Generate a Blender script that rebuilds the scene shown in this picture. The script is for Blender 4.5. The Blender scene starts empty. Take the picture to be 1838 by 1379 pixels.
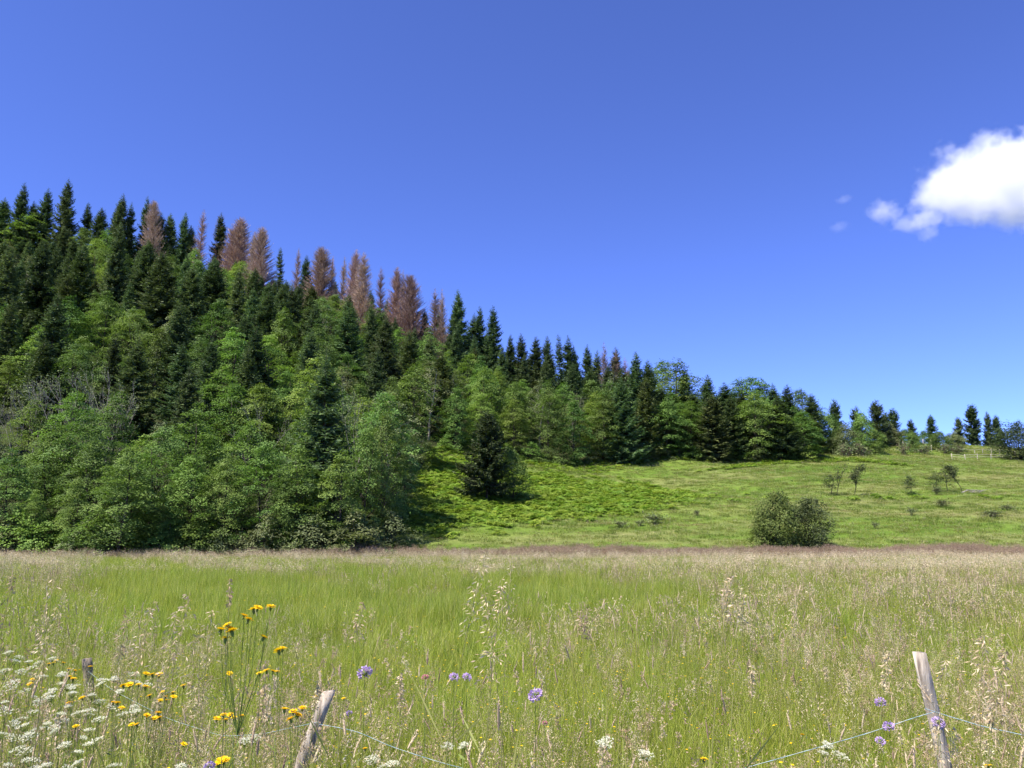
import bpy, math, random
import numpy as np
from mathutils import Vector

R = math.radians
rng = np.random.default_rng(7)
random.seed(7)
scene = bpy.context.scene
COL = scene.collection

# ------------------------------------------------------------------ camera
PW, PH = 1838.0, 1379.0
F = 1415.0                       # focal length in photo pixels
PITCH = R(9.82)
CAM = np.array([0.0, 0.0, 1.8])
cam_d = bpy.data.cameras.new('camera')
cam_d.sensor_width = 36.0
cam_d.lens = 36.0 * F / PW
cam_d.clip_start = 0.05
cam_d.clip_end = 20000
cam = bpy.data.objects.new('camera', cam_d)
COL.objects.link(cam)
cam.location = CAM.tolist()
cam.rotation_euler = (math.pi / 2 + PITCH, 0, 0)
scene.camera = cam

# ------------------------------------------------------------------ sky and sun
SUN_EL, SUN_AZ = R(58), R(-125)   # azimuth clockwise from +Y (the view direction): behind and to the left
world = bpy.data.worlds.new('World')
scene.world = world
world.use_nodes = True
wn, wl = world.node_tree.nodes, world.node_tree.links
wn.clear()
sky = wn.new('ShaderNodeTexSky')
sky.sky_type = 'NISHITA'
sky.sun_disc = False
sky.sun_elevation = SUN_EL
sky.sun_rotation = SUN_AZ
sky.altitude = 600
sky.air_density = 0.5
sky.dust_density = 0.0
sky.ozone_density = 8.0
wb = wn.new('ShaderNodeMix')          # the phone's cool white balance
wb.data_type = 'RGBA'
wb.blend_type = 'MULTIPLY'
wb.inputs['Factor'].default_value = 1.0
wb.inputs[7].default_value = (1.18, 1.10, 1.58, 1)
bg = wn.new('ShaderNodeBackground')
bg.inputs['Strength'].default_value = 0.119
wo = wn.new('ShaderNodeOutputWorld')
wl.new(sky.outputs[0], wb.inputs[6])
wl.new(wb.outputs[2], bg.inputs['Color'])
wl.new(bg.outputs[0], wo.inputs['Surface'])

sun_d = bpy.data.lights.new('sun', 'SUN')
sun_d.energy = 5.0
sun_d.angle = R(0.55)
sun_d.color = (1.0, 0.925, 0.78)
sun = bpy.data.objects.new('sun', sun_d)
COL.objects.link(sun)
sdir = Vector((math.cos(SUN_EL) * math.sin(SUN_AZ), math.cos(SUN_EL) * math.cos(SUN_AZ), math.sin(SUN_EL)))
sun.rotation_euler = sdir.to_track_quat('Z', 'Y').to_euler()
sun.location = (-30, -30, 60)

vs = scene.view_settings
vs.view_transform = 'Standard'
vs.look = 'None'
vs.exposure = 0.95
vs.gamma = 1.0
vs.use_curve_mapping = False
scene.render.engine = 'CYCLES'
cy = scene.cycles
cy.use_denoising = True
cy.denoiser = 'OPENIMAGEDENOISE'
cy.denoising_input_passes = 'RGB_ALBEDO_NORMAL'
cy.denoising_prefilter = 'ACCURATE'
cy.use_adaptive_sampling = True
cy.adaptive_threshold = 0.015
cy.adaptive_min_samples = 24
cy.max_bounces = 11
cy.diffuse_bounces = 2
cy.glossy_bounces = 2
cy.transmission_bounces = 3
cy.volume_bounces = 10
cy.transparent_max_bounces = 6
cy.sample_clamp_indirect = 6.0
cy.volume_step_rate = 1.0
cy.volume_max_steps = 256
scene.render.filter_size = 1.3

# ------------------------------------------------------------------ projection helpers
SP, CP = math.sin(PITCH), math.cos(PITCH)


def at(px, py, Y):
    """World point seen at photo pixel (px, py), Y metres in front of the camera."""
    a = (px - PW / 2) / F
    b = (PH / 2 - py) / F
    t = Y / (CP - b * SP)
    return np.array([a * t, Y, CAM[2] + t * (b * CP + SP)])


def to_px(x, y, z):
    zz = z - CAM[2]
    d = y * CP + zz * SP
    return PW / 2 + F * x / d, PH / 2 - F * (-y * SP + zz * CP) / d


# ------------------------------------------------------------------ terrain heights
D_LV = np.array([-400, 1.4, 2.2, 3.2, 4.5, 6.0, 9.0, 30, 60, 72, 76, 80, 90, 100, 115, 130, 145, 160, 175, 200, 230, 260, 320, 450, 900, 4000], float)
NEAR = [0.0, 0.10, 0.22, 0.20, -0.22, -0.42, -0.5, -0.80, -1.5, -1.8]


def colz(ds, zs):
    far = np.interp(D_LV[10:], ds, zs)
    return np.concatenate([NEAR, far])


COLS = [
    (-900, colz([72, 80, 100, 130, 170, 200, 230, 260, 320, 450, 900, 4000], [-1.8, 0.05, 9, 24, 44, 58, 70, 78, 80, 70, 30, -40])),
    (0, colz([72, 80, 100, 130, 170, 200, 230, 260, 320, 450, 900, 4000], [-1.8, 0.05, 9, 24, 46, 62, 77, 84, 84, 70, 20, -40])),
    (120, colz([72, 80, 100, 130, 170, 200, 230, 260, 320, 450, 900, 4000], [-1.8, 0.05, 9, 24, 46, 62, 77, 84, 84, 70, 20, -40])),
    (440, colz([72, 80, 100, 130, 170, 200, 230, 260, 320, 450, 900, 4000], [-1.8, -0.45, 7, 20, 40, 54, 66, 71, 68, 55, 10, -40])),
    (740, colz([72, 80, 100, 130, 170, 200, 230, 260, 320, 450, 900, 4000], [-1.8, -0.45, 4.8, 13.2, 30, 41, 50, 53, 48, 35, 0, -40])),
    (886, colz([72, 80, 100, 130, 170, 200, 225, 260, 320, 450, 900, 4000], [-1.8, -0.85, 3.5, 10.5, 24, 33, 38.5, 40, 35, 22, 0, -40])),
    (1020, colz([72, 80, 100, 130, 150, 170, 200, 225, 260, 320, 450, 900, 4000], [-1.8, -0.85, 2.9, 8.2, 12, 18, 26, 30, 31, 26, 14, -5, -40])),
    (1228, colz([72, 80, 100, 130, 155, 170, 200, 230, 260, 320, 450, 900, 4000], [-1.8, -0.85, 2.7, 7.8, 13.2, 16.5, 21.5, 24.5, 24, 16, 4, -10, -40])),
    (1455, colz([72, 80, 100, 130, 155, 170, 200, 220, 260, 320, 450, 900, 4000], [-1.8, -0.85, 3.2, 8.2, 13.2, 16.2, 20.5, 21.5, 18, 9, -2, -14, -40])),
    (1650, colz([72, 80, 95, 115, 140, 170, 200, 215, 240, 280, 350, 900, 4000], [-1.8, -0.75, 2.6, 5.8, 9.9, 15.6, 21.5, 22.6, 20.5, 13, 2, -14, -40])),
    (1838, colz([72, 80, 95, 115, 140, 170, 200, 215, 240, 280, 350, 900, 4000], [-1.8, -0.75, 2.6, 5.6, 9.6, 14.8, 19.6, 20.5, 19, 12, 2, -14, -40])),
    (2800, colz([72, 80, 95, 115, 140, 170, 200, 215, 240, 280, 350, 900, 4000], [-1.8, -0.75, 2.4, 5.0, 8.6, 12.8, 16.6, 17.5, 16, 10, 2, -14, -40])),
]
U_COL = np.array([(c[0] - PW / 2) / F * CP for c in COLS])
Z_COL = np.array([c[1] for c in COLS])
UG = np.linspace(-1.4, 1.4, 281)
DG = np.concatenate([np.arange(0, 20, 0.25), np.arange(20, 320, 1.0), np.geomspace(320, 4000, 60)])
_z = np.array([np.interp(DG, D_LV, Z_COL[i]) for i in range(len(COLS))])
_T = np.array([np.interp(UG, U_COL, _z[:, j]) for j in range(len(DG))]).T          # [u, d]


def _blur(a, axis, k):
    p = np.pad(a, [(k, k) if i == axis else (0, 0) for i in range(2)], mode='edge')
    n = a.shape[axis]
    return sum(np.take(p, range(i, i + n), axis=axis) for i in range(2 * k + 1)) / (2 * k + 1)


_T2 = _blur(_blur(_T, 0, 6), 0, 6)
_near = DG < 68
_T2[:, 80:] = _blur(_blur(_T2[:, 80:], 1, 3), 1, 2)
_T2[:, _near] = _T[:, _near]


def terr(x, y):
    x = np.asarray(x, float); y = np.asarray(y, float)
    yy = np.maximum(y, 0.0)
    u = np.clip(x / np.maximum(y, 25.0), -1.399, 1.399)
    fu = (u + 1.4) / 0.01
    iu = np.clip(fu.astype(int), 0, len(UG) - 2); tu = fu - iu
    yc = np.clip(yy, 0, 3999)
    idd = np.clip(np.searchsorted(DG, yc, side='right') - 1, 0, len(DG) - 2)
    td = (yc - DG[idd]) / (DG[idd + 1] - DG[idd])
    z = (_T2[iu, idd] * (1 - tu) * (1 - td) + _T2[iu + 1, idd] * tu * (1 - td)
         + _T2[iu, idd + 1] * (1 - tu) * td + _T2[iu + 1, idd + 1] * tu * td)
    k = np.clip((yy - 82) / 30, 0, 1)
    z = z + k * (0.35 * np.sin(x * 0.13 + 1.3) * np.sin(y * 0.11 + 0.4) + 0.16 * np.sin(x * 0.31 + y * 0.23) + 0.09 * np.sin(x * 0.57 - y * 0.49 + 2))
    z = z + np.clip((yy - 5) / 10, 0, 1) * (0.05 * np.sin(x * 0.33 + 0.7) * np.sin(y * 0.27) + 0.03 * np.sin(x * 0.9 + y * 0.6))
    return z


def ground_px(px, Y):
    """Ground point at depth Y in the photo column px."""
    a = (px - PW / 2) / F
    b = -0.17
    for _ in range(6):
        x = a * Y / (CP - b * SP)
        z = float(terr(x, Y))
        s = (z - CAM[2]) / Y
        b = (s * CP - SP) / (CP + s * SP)
    return np.array([x, Y, z])


FE_PX = np.array([-900, 0, 300, 640, 700, 725, 745, 770, 870, 960, 1050, 1150, 1250, 1400, 1485, 1500])
FE_D = np.array([72, 72, 72, 73, 76, 84, 100, 131, 138, 139, 147, 153, 156, 158, 160, 1000])
FE_U = (FE_PX - PW / 2) / F * CP


def forest_edge(u):
    return np.interp(u, FE_U, FE_D)


# ------------------------------------------------------------------ mesh and material helpers
def nmesh(name, V, Fq=None, Ft=None, attrs=None, mats=(), mi=None, smooth=False):
    """Mesh from numpy arrays: V (n,3), quads and triangles; attrs = {name: (n,) floats on points}."""
    V = np.asarray(V, np.float32)
    loops, starts, n0 = [], [], 0
    if Fq is not None and len(Fq):
        Fq = np.asarray(Fq, np.int32)
        loops.append(Fq.ravel()); starts.append(np.arange(len(Fq)) * 4 + n0); n0 += len(Fq) * 4
    if Ft is not None and len(Ft):
        Ft = np.asarray(Ft, np.int32)
        loops.append(Ft.ravel()); starts.append(np.arange(len(Ft)) * 3 + n0); n0 += len(Ft) * 3
    loops = np.concatenate(loops); starts = np.concatenate(starts).astype(np.int32)
    me = bpy.data.meshes.new(name)
    me.vertices.add(len(V)); me.vertices.foreach_set('co', V.ravel())
    me.loops.add(len(loops)); me.loops.foreach_set('vertex_index', loops)
    me.polygons.add(len(starts)); me.polygons.foreach_set('loop_start', starts)
    if smooth:
        me.polygons.foreach_set('use_smooth', np.ones(len(starts), bool))
    for m in mats:
        me.materials.append(m)
    if mi is not None:
        me.polygons.foreach_set('material_index', np.asarray(mi, np.int32))
    for k, v in (attrs or {}).items():
        a = me.attributes.new(k, 'FLOAT', 'POINT')
        a.data.foreach_set('value', np.asarray(v, np.float32))
    me.update(calc_edges=True)
    me.validate()
    return me


class Geo:
    """Collects pieces of geometry with a material index and a random value per vertex."""

    def __init__(self):
        self.V, self.Q, self.T, self.A, self.mq, self.mt, self.n = [], [], [], [], [], [], 0

    def add(self, V, Q=None, T=None, m=0, a=0.5):
        V = np.asarray(V, float).reshape(-1, 3)
        self.V.append(V)
        self.A.append(np.broadcast_to(np.asarray(a, float), (len(V),)).copy())
        if Q is not None and len(Q):
            Q = np.asarray(Q, int); self.Q.append(Q + self.n); self.mq.append(np.full(len(Q), m))
        if T is not None and len(T):
            T = np.asarray(T, int); self.T.append(T + self.n); self.mt.append(np.full(len(T), m))
        self.n += len(V)

    def tube(self, pts, rad, sides=5, m=0, a=0.5, cap=True):
        pts = np.asarray(pts, float)
        rad = np.broadcast_to(np.asarray(rad, float), (len(pts),))
        t = np.gradient(pts, axis=0)
        t /= np.linalg.norm(t, axis=1)[:, None] + 1e-9
        ref = np.array([0.0, 0, 1]) if abs(t[0][2]) < 0.9 else np.array([1.0, 0, 0])
        n1 = np.cross(t, ref); n1 /= np.linalg.norm(n1, axis=1)[:, None] + 1e-9
        n2 = np.cross(t, n1)
        an = np.arange(sides) * 2 * math.pi / sides
        V = (pts[:, None, :] + rad[:, None, None] * (np.cos(an)[None, :, None] * n1[:, None, :] + np.sin(an)[None, :, None] * n2[:, None, :]))
        k = len(pts)
        i = np.arange(k - 1)[:, None] * sides; j = np.arange(sides)[None, :]; j2 = (j + 1) % sides
        Q = np.stack([i + j, i + j2, i + sides + j2, i + sides + j], -1).reshape(-1, 4)
        T = None
        if cap:
            T = [[(k - 1) * sides, (k - 1) * sides + q, (k - 1) * sides + q + 1] for q in range(1, sides - 1)]
        self.add(V.reshape(-1, 3), Q, T, m, a)

    def rhombs(self, P, Dr, S, L, W, m=0, a=None, mid=0.45):
        """One four-cornered leaf each: foot P, direction Dr, side S, length L, width W."""
        n = len(P)
        if n == 0:
            return
        L = np.broadcast_to(np.asarray(L, float), (n,))[:, None]; W = np.broadcast_to(np.asarray(W, float), (n,))[:, None]
        V = np.stack([P, P + Dr * L * mid + S * W / 2, P + Dr * L, P + Dr * L * mid - S * W / 2], 1).reshape(-1, 3)
        Q = np.arange(n * 4).reshape(n, 4)
        a = rng.random(n) if a is None else np.broadcast_to(a, (n,))
        self.add(V, Q, None, m, np.repeat(a, 4))

    def mesh(self, name, mats, smooth=False):
        V = np.concatenate(self.V); A = np.concatenate(self.A)
        Q = np.concatenate(self.Q) if self.Q else None
        T = np.concatenate(self.T) if self.T else None
        mi = np.concatenate([x for x in (self.mq + self.mt)])
        return nmesh(name, V, Q, T, {'rnd': A}, mats, mi, smooth)


def unit(v):
    return v / (np.linalg.norm(v, axis=-1, keepdims=True) + 1e-9)


def rand_unit(n):
    return unit(rng.normal(size=(n, 3)))


def mk(name):
    m = bpy.data.materials.new(name)
    m.use_nodes = True
    nt = m.node_tree
    nt.nodes.clear()
    return m, nt.nodes, nt.links


def ramp(N, stops):
    r = N.new('ShaderNodeValToRGB')
    e = r.color_ramp.elements
    while len(e) < len(stops):
        e.new(0.5)
    for i, (p, c) in enumerate(stops):
        e[i].position = p
        e[i].color = (*c, 1)
    return r


def leaf_mat(name, stops, transl=0.3, obvar=0.25, huevar=0.03, rough=0.6, spec=0.2, tcol=1.25):
    """Two-sided leaf: colour from the per-leaf random value, shifted a little per plant; part of the light passes through."""
    m, N, Lk = mk(name)
    at_ = N.new('ShaderNodeAttribute'); at_.attribute_name = 'rnd'
    rp = ramp(N, stops)
    Lk.new(at_.outputs['Fac'], rp.inputs['Fac'])
    oi = N.new('ShaderNodeObjectInfo')
    mv = N.new('ShaderNodeMapRange'); mv.inputs['To Min'].default_value = 1 - obvar; mv.inputs['To Max'].default_value = 1 + obvar
    Lk.new(oi.outputs['Random'], mv.inputs['Value'])
    ml = N.new('ShaderNodeMath'); ml.operation = 'MULTIPLY'; ml.inputs[1].default_value = 7.31
    fr = N.new('ShaderNodeMath'); fr.operation = 'FRACT'
    Lk.new(oi.outputs['Random'], ml.inputs[0]); Lk.new(ml.outputs[0], fr.inputs[0])
    mh = N.new('ShaderNodeMapRange'); mh.inputs['To Min'].default_value = 0.5 - huevar; mh.inputs['To Max'].default_value = 0.5 + huevar
    Lk.new(fr.outputs[0], mh.inputs['Value'])
    h = N.new('ShaderNodeHueSaturation')
    Lk.new(mv.outputs[0], h.inputs['Value']); Lk.new(mh.outputs[0], h.inputs['Hue']); Lk.new(rp.outputs[0], h.inputs['Color'])
    b = N.new('ShaderNodeBsdfPrincipled')
    b.inputs['Roughness'].default_value = rough
    b.inputs['Specular IOR Level'].default_value = spec
    Lk.new(h.outputs[0], b.inputs['Base Color'])
    o = N.new('ShaderNodeOutputMaterial')
    if transl > 0:
        t = N.new('ShaderNodeBsdfTranslucent')
        g = N.new('ShaderNodeMix'); g.data_type = 'RGBA'; g.blend_type = 'MULTIPLY'; g.inputs['Factor'].default_value = 1
        g.inputs[7].default_value = (1.15 * tcol / 1.25, 1.25 * tcol / 1.25, 0.75, 1)
        Lk.new(h.outputs[0], g.inputs[6]); Lk.new(g.outputs[2], t.inputs['Color'])
        mx = N.new('ShaderNodeMixShader'); mx.inputs['Fac'].default_value = transl
        Lk.new(b.outputs[0], mx.inputs[1]); Lk.new(t.outputs[0], mx.inputs[2]); Lk.new(mx.outputs[0], o.inputs['Surface'])
    else:
        Lk.new(b.outputs[0], o.inputs['Surface'])
    return m


def bark_mat(name, c1, c2, scale=6.0, rough=0.9):
    m, N, Lk = mk(name)
    tc = N.new('ShaderNodeTexCoord')
    mp = N.new('ShaderNodeMapping'); mp.inputs['Scale'].default_value = (1, 1, 0.18)
    nz = N.new('ShaderNodeTexNoise'); nz.inputs['Scale'].default_value = scale; nz.inputs['Detail'].default_value = 6
    rp = ramp(N, [(0.3, c1), (0.7, c2)])
    bp = N.new('ShaderNodeBump'); bp.inputs['Strength'].default_value = 0.5; bp.inputs['Distance'].default_value = 0.02
    b = N.new('ShaderNodeBsdfPrincipled'); b.inputs['Roughness'].default_value = rough; b.inputs['Specular IOR Level'].default_value = 0.15
    o = N.new('ShaderNodeOutputMaterial')
    Lk.new(tc.outputs['Object'], mp.inputs['Vector']); Lk.new(mp.outputs[0], nz.inputs['Vector'])
    Lk.new(nz.outputs['Fac'], rp.inputs['Fac']); Lk.new(rp.outputs[0], b.inputs['Base Color'])
    Lk.new(nz.outputs['Fac'], bp.inputs['Height']); Lk.new(bp.outputs[0], b.inputs['Normal'])
    Lk.new(b.outputs[0], o.inputs['Surface'])
    return m


M = {}
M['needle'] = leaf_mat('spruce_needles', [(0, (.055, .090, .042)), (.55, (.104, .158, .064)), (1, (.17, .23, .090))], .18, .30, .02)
M['needle_dk'] = leaf_mat('spruce_needles_dark', [(0, (.030, .047, .020)), (.55, (.058, .084, .032)), (1, (.105, .138, .052))], .15, .05, .01)
M['needle_yel'] = leaf_mat('spruce_needles_yellow', [(0, (.052, .080, .030)), (.6, (.105, .145, .048)), (1, (.17, .21, .070))], .15, .2, .02)
M['dead'] = leaf_mat('dead_needles', [(0, (.22, .140, .115)), (.5, (.39, .265, .215)), (1, (.55, .41, .34))], .15, .34, .02, tcol=1.0)
M['leaf'] = leaf_mat('leaf_dark', [(0, (.064, .118, .027)), (.55, (.122, .205, .046)), (1, (.20, .30, .072))], .30, .26, .018)
M['leaf_b'] = leaf_mat('leaf_bright', [(0, (.098, .168, .032)), (.55, (.175, .275, .054)), (1, (.26, .365, .085))], .32, .22, .018)
M['leaf_g'] = leaf_mat('leaf_greyish', [(0, (.095, .120, .052)), (.55, (.165, .205, .085)), (1, (.25, .29, .13))], .28, .2, .015)
M['thorn'] = leaf_mat('hawthorn_leaf', [(0, (.060, .090, .022)), (.5, (.115, .160, .038)), (.85, (.165, .205, .055)), (1, (.24, .20, .09))], .25, .15, .02)
M['willow'] = leaf_mat('willow_leaf', [(0, (.040, .060, .026)), (.6, (.075, .100, .040)), (1, (.12, .15, .064))], .2, .15, .02)
M['fern'] = leaf_mat('bracken_frond', [(0, (.105, .180, .022)), (.6, (.205, .305, .040)), (1, (.29, .385, .06))], .35, .2, .02)
M['bark'] = bark_mat('bark', (.035, .028, .022), (.10, .085, .068))
M['bark_g'] = bark_mat('bark_pale', (.15, .14, .12), (.34, .315, .27))
M['bark_d'] = bark_mat('bark_dead', (.10, .07, .06), (.22, .16, .14))
M['grass'] = leaf_mat('grass_blade', [(0, (.19, .24, .028)), (.45, (.36, .42, .064)), (.8, (.51, .54, .14)), (1, (.68, .62, .32))], .50, .16, .018, rough=.5, spec=.25)
M['grass_d'] = leaf_mat('grass_blade_deep', [(0, (.13, .21, .022)), (.5, (.27, .355, .042)), (.88, (.41, .47, .085)), (1, (.60, .54, .25))], .50, .16, .018, rough=.5, spec=.25)
M['grass_h'] = leaf_mat('hill_grass', [(0, (.105, .150, .026)), (.5, (.19, .24, .045)), (.9, (.27, .31, .075)), (1, (.40, .37, .17))], .4, .2, .02)
M['grass_hd'] = leaf_mat('hill_grass_deep', [(0, (.070, .125, .020)), (.5, (.13, .20, .032)), (1, (.20, .27, .05))], .4, .2, .02)
M['grass_ht'] = leaf_mat('hill_grass_tan', [(0, (.19, .19, .060)), (.5, (.29, .27, .105)), (1, (.42, .37, .19))], .4, .15, .015)
M['seed'] = leaf_mat('grass_seed_head', [(0, (.44, .33, .20)), (.5, (.60, .48, .32)), (1, (.74, .63, .45))], .3, .18, .015, tcol=1.05)
M['seed_p'] = leaf_mat('grass_seed_head_purple', [(0, (.30, .20, .14)), (.5, (.44, .32, .22)), (1, (.58, .46, .32))], .25, .2, .012, tcol=1.0)
M['seed_pd'] = leaf_mat('grass_seed_head_dark', [(0, (.22, .15, .105)), (.5, (.33, .235, .165)), (1, (.45, .345, .25))], .25, .2, .012, tcol=1.0)
M['stalk'] = leaf_mat('grass_stalk', [(0, (.20, .24, .06)), (.6, (.34, .33, .12)), (1, (.48, .40, .22))], .25, .15, .015)
M['yellow'] = leaf_mat('petal_yellow', [(0, (.85, .46, .004)), (.5, (.93, .60, .006)), (1, (.95, .70, .015))], .3, .05, .008, tcol=1.0)
M['white'] = leaf_mat('petal_white', [(0, (.70, .69, .50)), (.5, (.82, .81, .66)), (1, (.88, .87, .78))], .3, .06, .01, tcol=1.0)
M['purple'] = leaf_mat('petal_purple', [(0, (.46, .29, .60)), (.5, (.60, .43, .74)), (1, (.72, .57, .82))], .3, .08, .012, tcol=1.0)
M['pink'] = leaf_mat('petal_pink', [(0, (.50, .16, .20)), (1, (.72, .38, .42))], .3, .08, .012, tcol=1.0)
M['stem'] = leaf_mat('flower_stem', [(0, (.10, .15, .03)), (1, (.20, .26, .06))], .1, .15, .015)


# ------------------------------------------------------------------ object helpers
def tag(o, label=None, cat=None, group=None, kind=None):
    if label: o['label'] = label
    if cat: o['category'] = cat
    if group: o['group'] = group
    if kind: o['kind'] = kind
    return o


def obj(name, me, parent=None):
    o = bpy.data.objects.new(name, me)
    COL.objects.link(o)
    if parent is not None:
        o.parent = parent
    return o


def empty(name, loc, rz=0.0, sc=(1, 1, 1), rot=None):
    o = bpy.data.objects.new(name, None)
    COL.objects.link(o)
    o.empty_display_size = 0.2
    o.location = [float(v) for v in loc]
    o.rotation_euler = rot if rot is not None else (0, 0, rz)
    o.scale = sc
    return o


ONES = ['', 'first', 'second', 'third', 'fourth', 'fifth', 'sixth', 'seventh', 'eighth', 'ninth', 'tenth', 'eleventh', 'twelfth', 'thirteenth',
        'fourteenth', 'fifteenth', 'sixteenth', 'seventeenth', 'eighteenth', 'nineteenth']
TENS = {20: 'twent', 30: 'thirt', 40: 'fort', 50: 'fift', 60: 'sixt', 70: 'sevent', 80: 'eight', 90: 'ninet'}


def ordw(n):
    if n < 20:
        return ONES[n]
    t, o = n // 10 * 10, n % 10
    return TENS[t] + ('ieth' if o == 0 else 'y-' + ONES[o])


# ------------------------------------------------------------------ terrain sheet
def axis(fine0, fine1, step, far0, far1):
    a = np.arange(fine0, fine1 + step / 2, step)
    lo = fine0 - np.geomspace(step * 1.5, fine0 - far0, 24)[::-1]
    hi = fine1 + np.geomspace(step * 1.5, far1 - fine1, 24)
    return np.concatenate([lo, a, hi])


gx = axis(-230, 190, 1.5, -4000, 4000)
gy = np.concatenate([-np.geomspace(6, 3000, 20)[::-1], np.arange(-4, 12, .4), np.arange(12, 70, 1.5), np.arange(70, 300, 1.25), np.geomspace(302, 4000, 26)])
GX, GY = np.meshgrid(gx, gy)
GZ = terr(GX, GY)
nx_, ny_ = len(gx), len(gy)
ii = (np.arange(ny_ - 1)[:, None] * nx_ + np.arange(nx_ - 1)[None, :])
Q = np.stack([ii, ii + 1, ii + 1 + nx_, ii + nx_], -1).reshape(-1, 4)
UU = GX / np.maximum(GY, 25)
forest = np.clip((GY - forest_edge(UU) + 1.0) / 3.0, 0, 1)
meadow = np.clip((77 - GY) / 3, 0, 1)


def mound(x, y):
    """1 inside the bracken patch on the spur below the forest."""
    px, py = to_px(x, y, terr(x, y))
    top = np.interp(px, [700, 770, 850, 950, 1050, 1150, 1250, 1300], [800, 806, 822, 840, 856, 868, 882, 895])
    bot = np.interp(px, [700, 760, 900, 1050, 1150, 1250, 1300], [968, 966, 955, 938, 925, 905, 895])
    w_ = 5 * np.sin(x * .9 + y * .4) + 4 * np.sin(x * .37 - y * .8 + 1) + 3 * np.sin(x * 1.9 + y * 1.3)
    return np.clip((np.minimum(py - top, bot - py) + w_) / 12, 0, 1) * (y > 70) * (y < 170)


brack = mound(GX, np.maximum(GY, 1))
me = nmesh('terrain', np.stack([GX, GY, GZ], -1).reshape(-1, 3), Q, None,
           {'forest': forest.ravel(), 'meadow': meadow.ravel(), 'bracken': brack.ravel()}, smooth=True)
m, N, Lk = mk('ground_grass')
tc = N.new('ShaderNodeTexCoord')


def noise(scale, detail=5, rough=.55, sc=(1, 1, 1), loc=(0, 0, 0)):
    mp = N.new('ShaderNodeMapping'); mp.inputs['Scale'].default_value = sc; mp.inputs['Location'].default_value = loc
    nz = N.new('ShaderNodeTexNoise'); nz.inputs['Scale'].default_value = scale; nz.inputs['Detail'].default_value = detail; nz.inputs['Roughness'].default_value = rough
    Lk.new(tc.outputs['Object'], mp.inputs['Vector']); Lk.new(mp.outputs[0], nz.inputs['Vector'])
    return nz


def mix(fac, a, b, blend='MIX'):
    g = N.new('ShaderNodeMix'); g.data_type = 'RGBA'; g.blend_type = blend
    for s, v in ((g.inputs['Factor'], fac), (g.inputs[6], a), (g.inputs[7], b)):
        if isinstance(v, (int, float)): s.default_value = v
        elif isinstance(v, tuple): s.default_value = (*v, 1)
        else: Lk.new(v, s)
    return g.outputs[2]


def attr(n):
    a = N.new('ShaderNodeAttribute'); a.attribute_name = n
    return a.outputs['Fac']


n1 = noise(.035, 4, .6, (1, 1.6, 1)); n2 = noise(.9, 6, .7); n3 = noise(.09, 5, .6, (.5, 1.6, 1), (31, 7, 0))
r1 = ramp(N, [(.32, (.085, .150, .020)), (.50, (.125, .195, .030)), (.68, (.185, .220, .062))])
Lk.new(n1.outputs['Fac'], r1.inputs['Fac'])
r3 = ramp(N, [(.46, (0, 0, 0)), (.66, (1, 1, 1))]); Lk.new(n3.outputs['Fac'], r3.inputs['Fac'])
c = mix(r3.outputs[0], r1.outputs[0], (.185, .200, .072))
r2 = ramp(N, [(.30, (.62, .66, .6)), (.72, (1.25, 1.22, 1.2))]); Lk.new(n2.outputs['Fac'], r2.inputs['Fac'])
c = mix(1.0, c, r2.outputs[0], 'MULTIPLY')
c = mix(attr('bracken'), c, (.12, .185, .026))
c = mix(attr('meadow'), c, (.11, .13, .035))
rf = ramp(N, [(.35, (.030, .030, .014)), (.65, (.040, .062, .018))]); Lk.new(n2.outputs['Fac'], rf.inputs['Fac'])
c = mix(attr('forest'), c, rf.outputs[0])
b = N.new('ShaderNodeBsdfPrincipled'); b.inputs['Roughness'].default_value = .9; b.inputs['Specular IOR Level'].default_value = .1
bp = N.new('ShaderNodeBump'); bp.inputs['Strength'].default_value = .8; bp.inputs['Distance'].default_value = .35
o = N.new('ShaderNodeOutputMaterial')
Lk.new(n2.outputs['Fac'], bp.inputs['Height']); Lk.new(bp.outputs[0], b.inputs['Normal'])
Lk.new(c, b.inputs['Base Color']); Lk.new(b.outputs[0], o.inputs['Surface'])
me.materials.append(m)
tag(obj('terrain', me), 'grassy valley floor rising to a wooded hill and open hillside', kind='structure')


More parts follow.
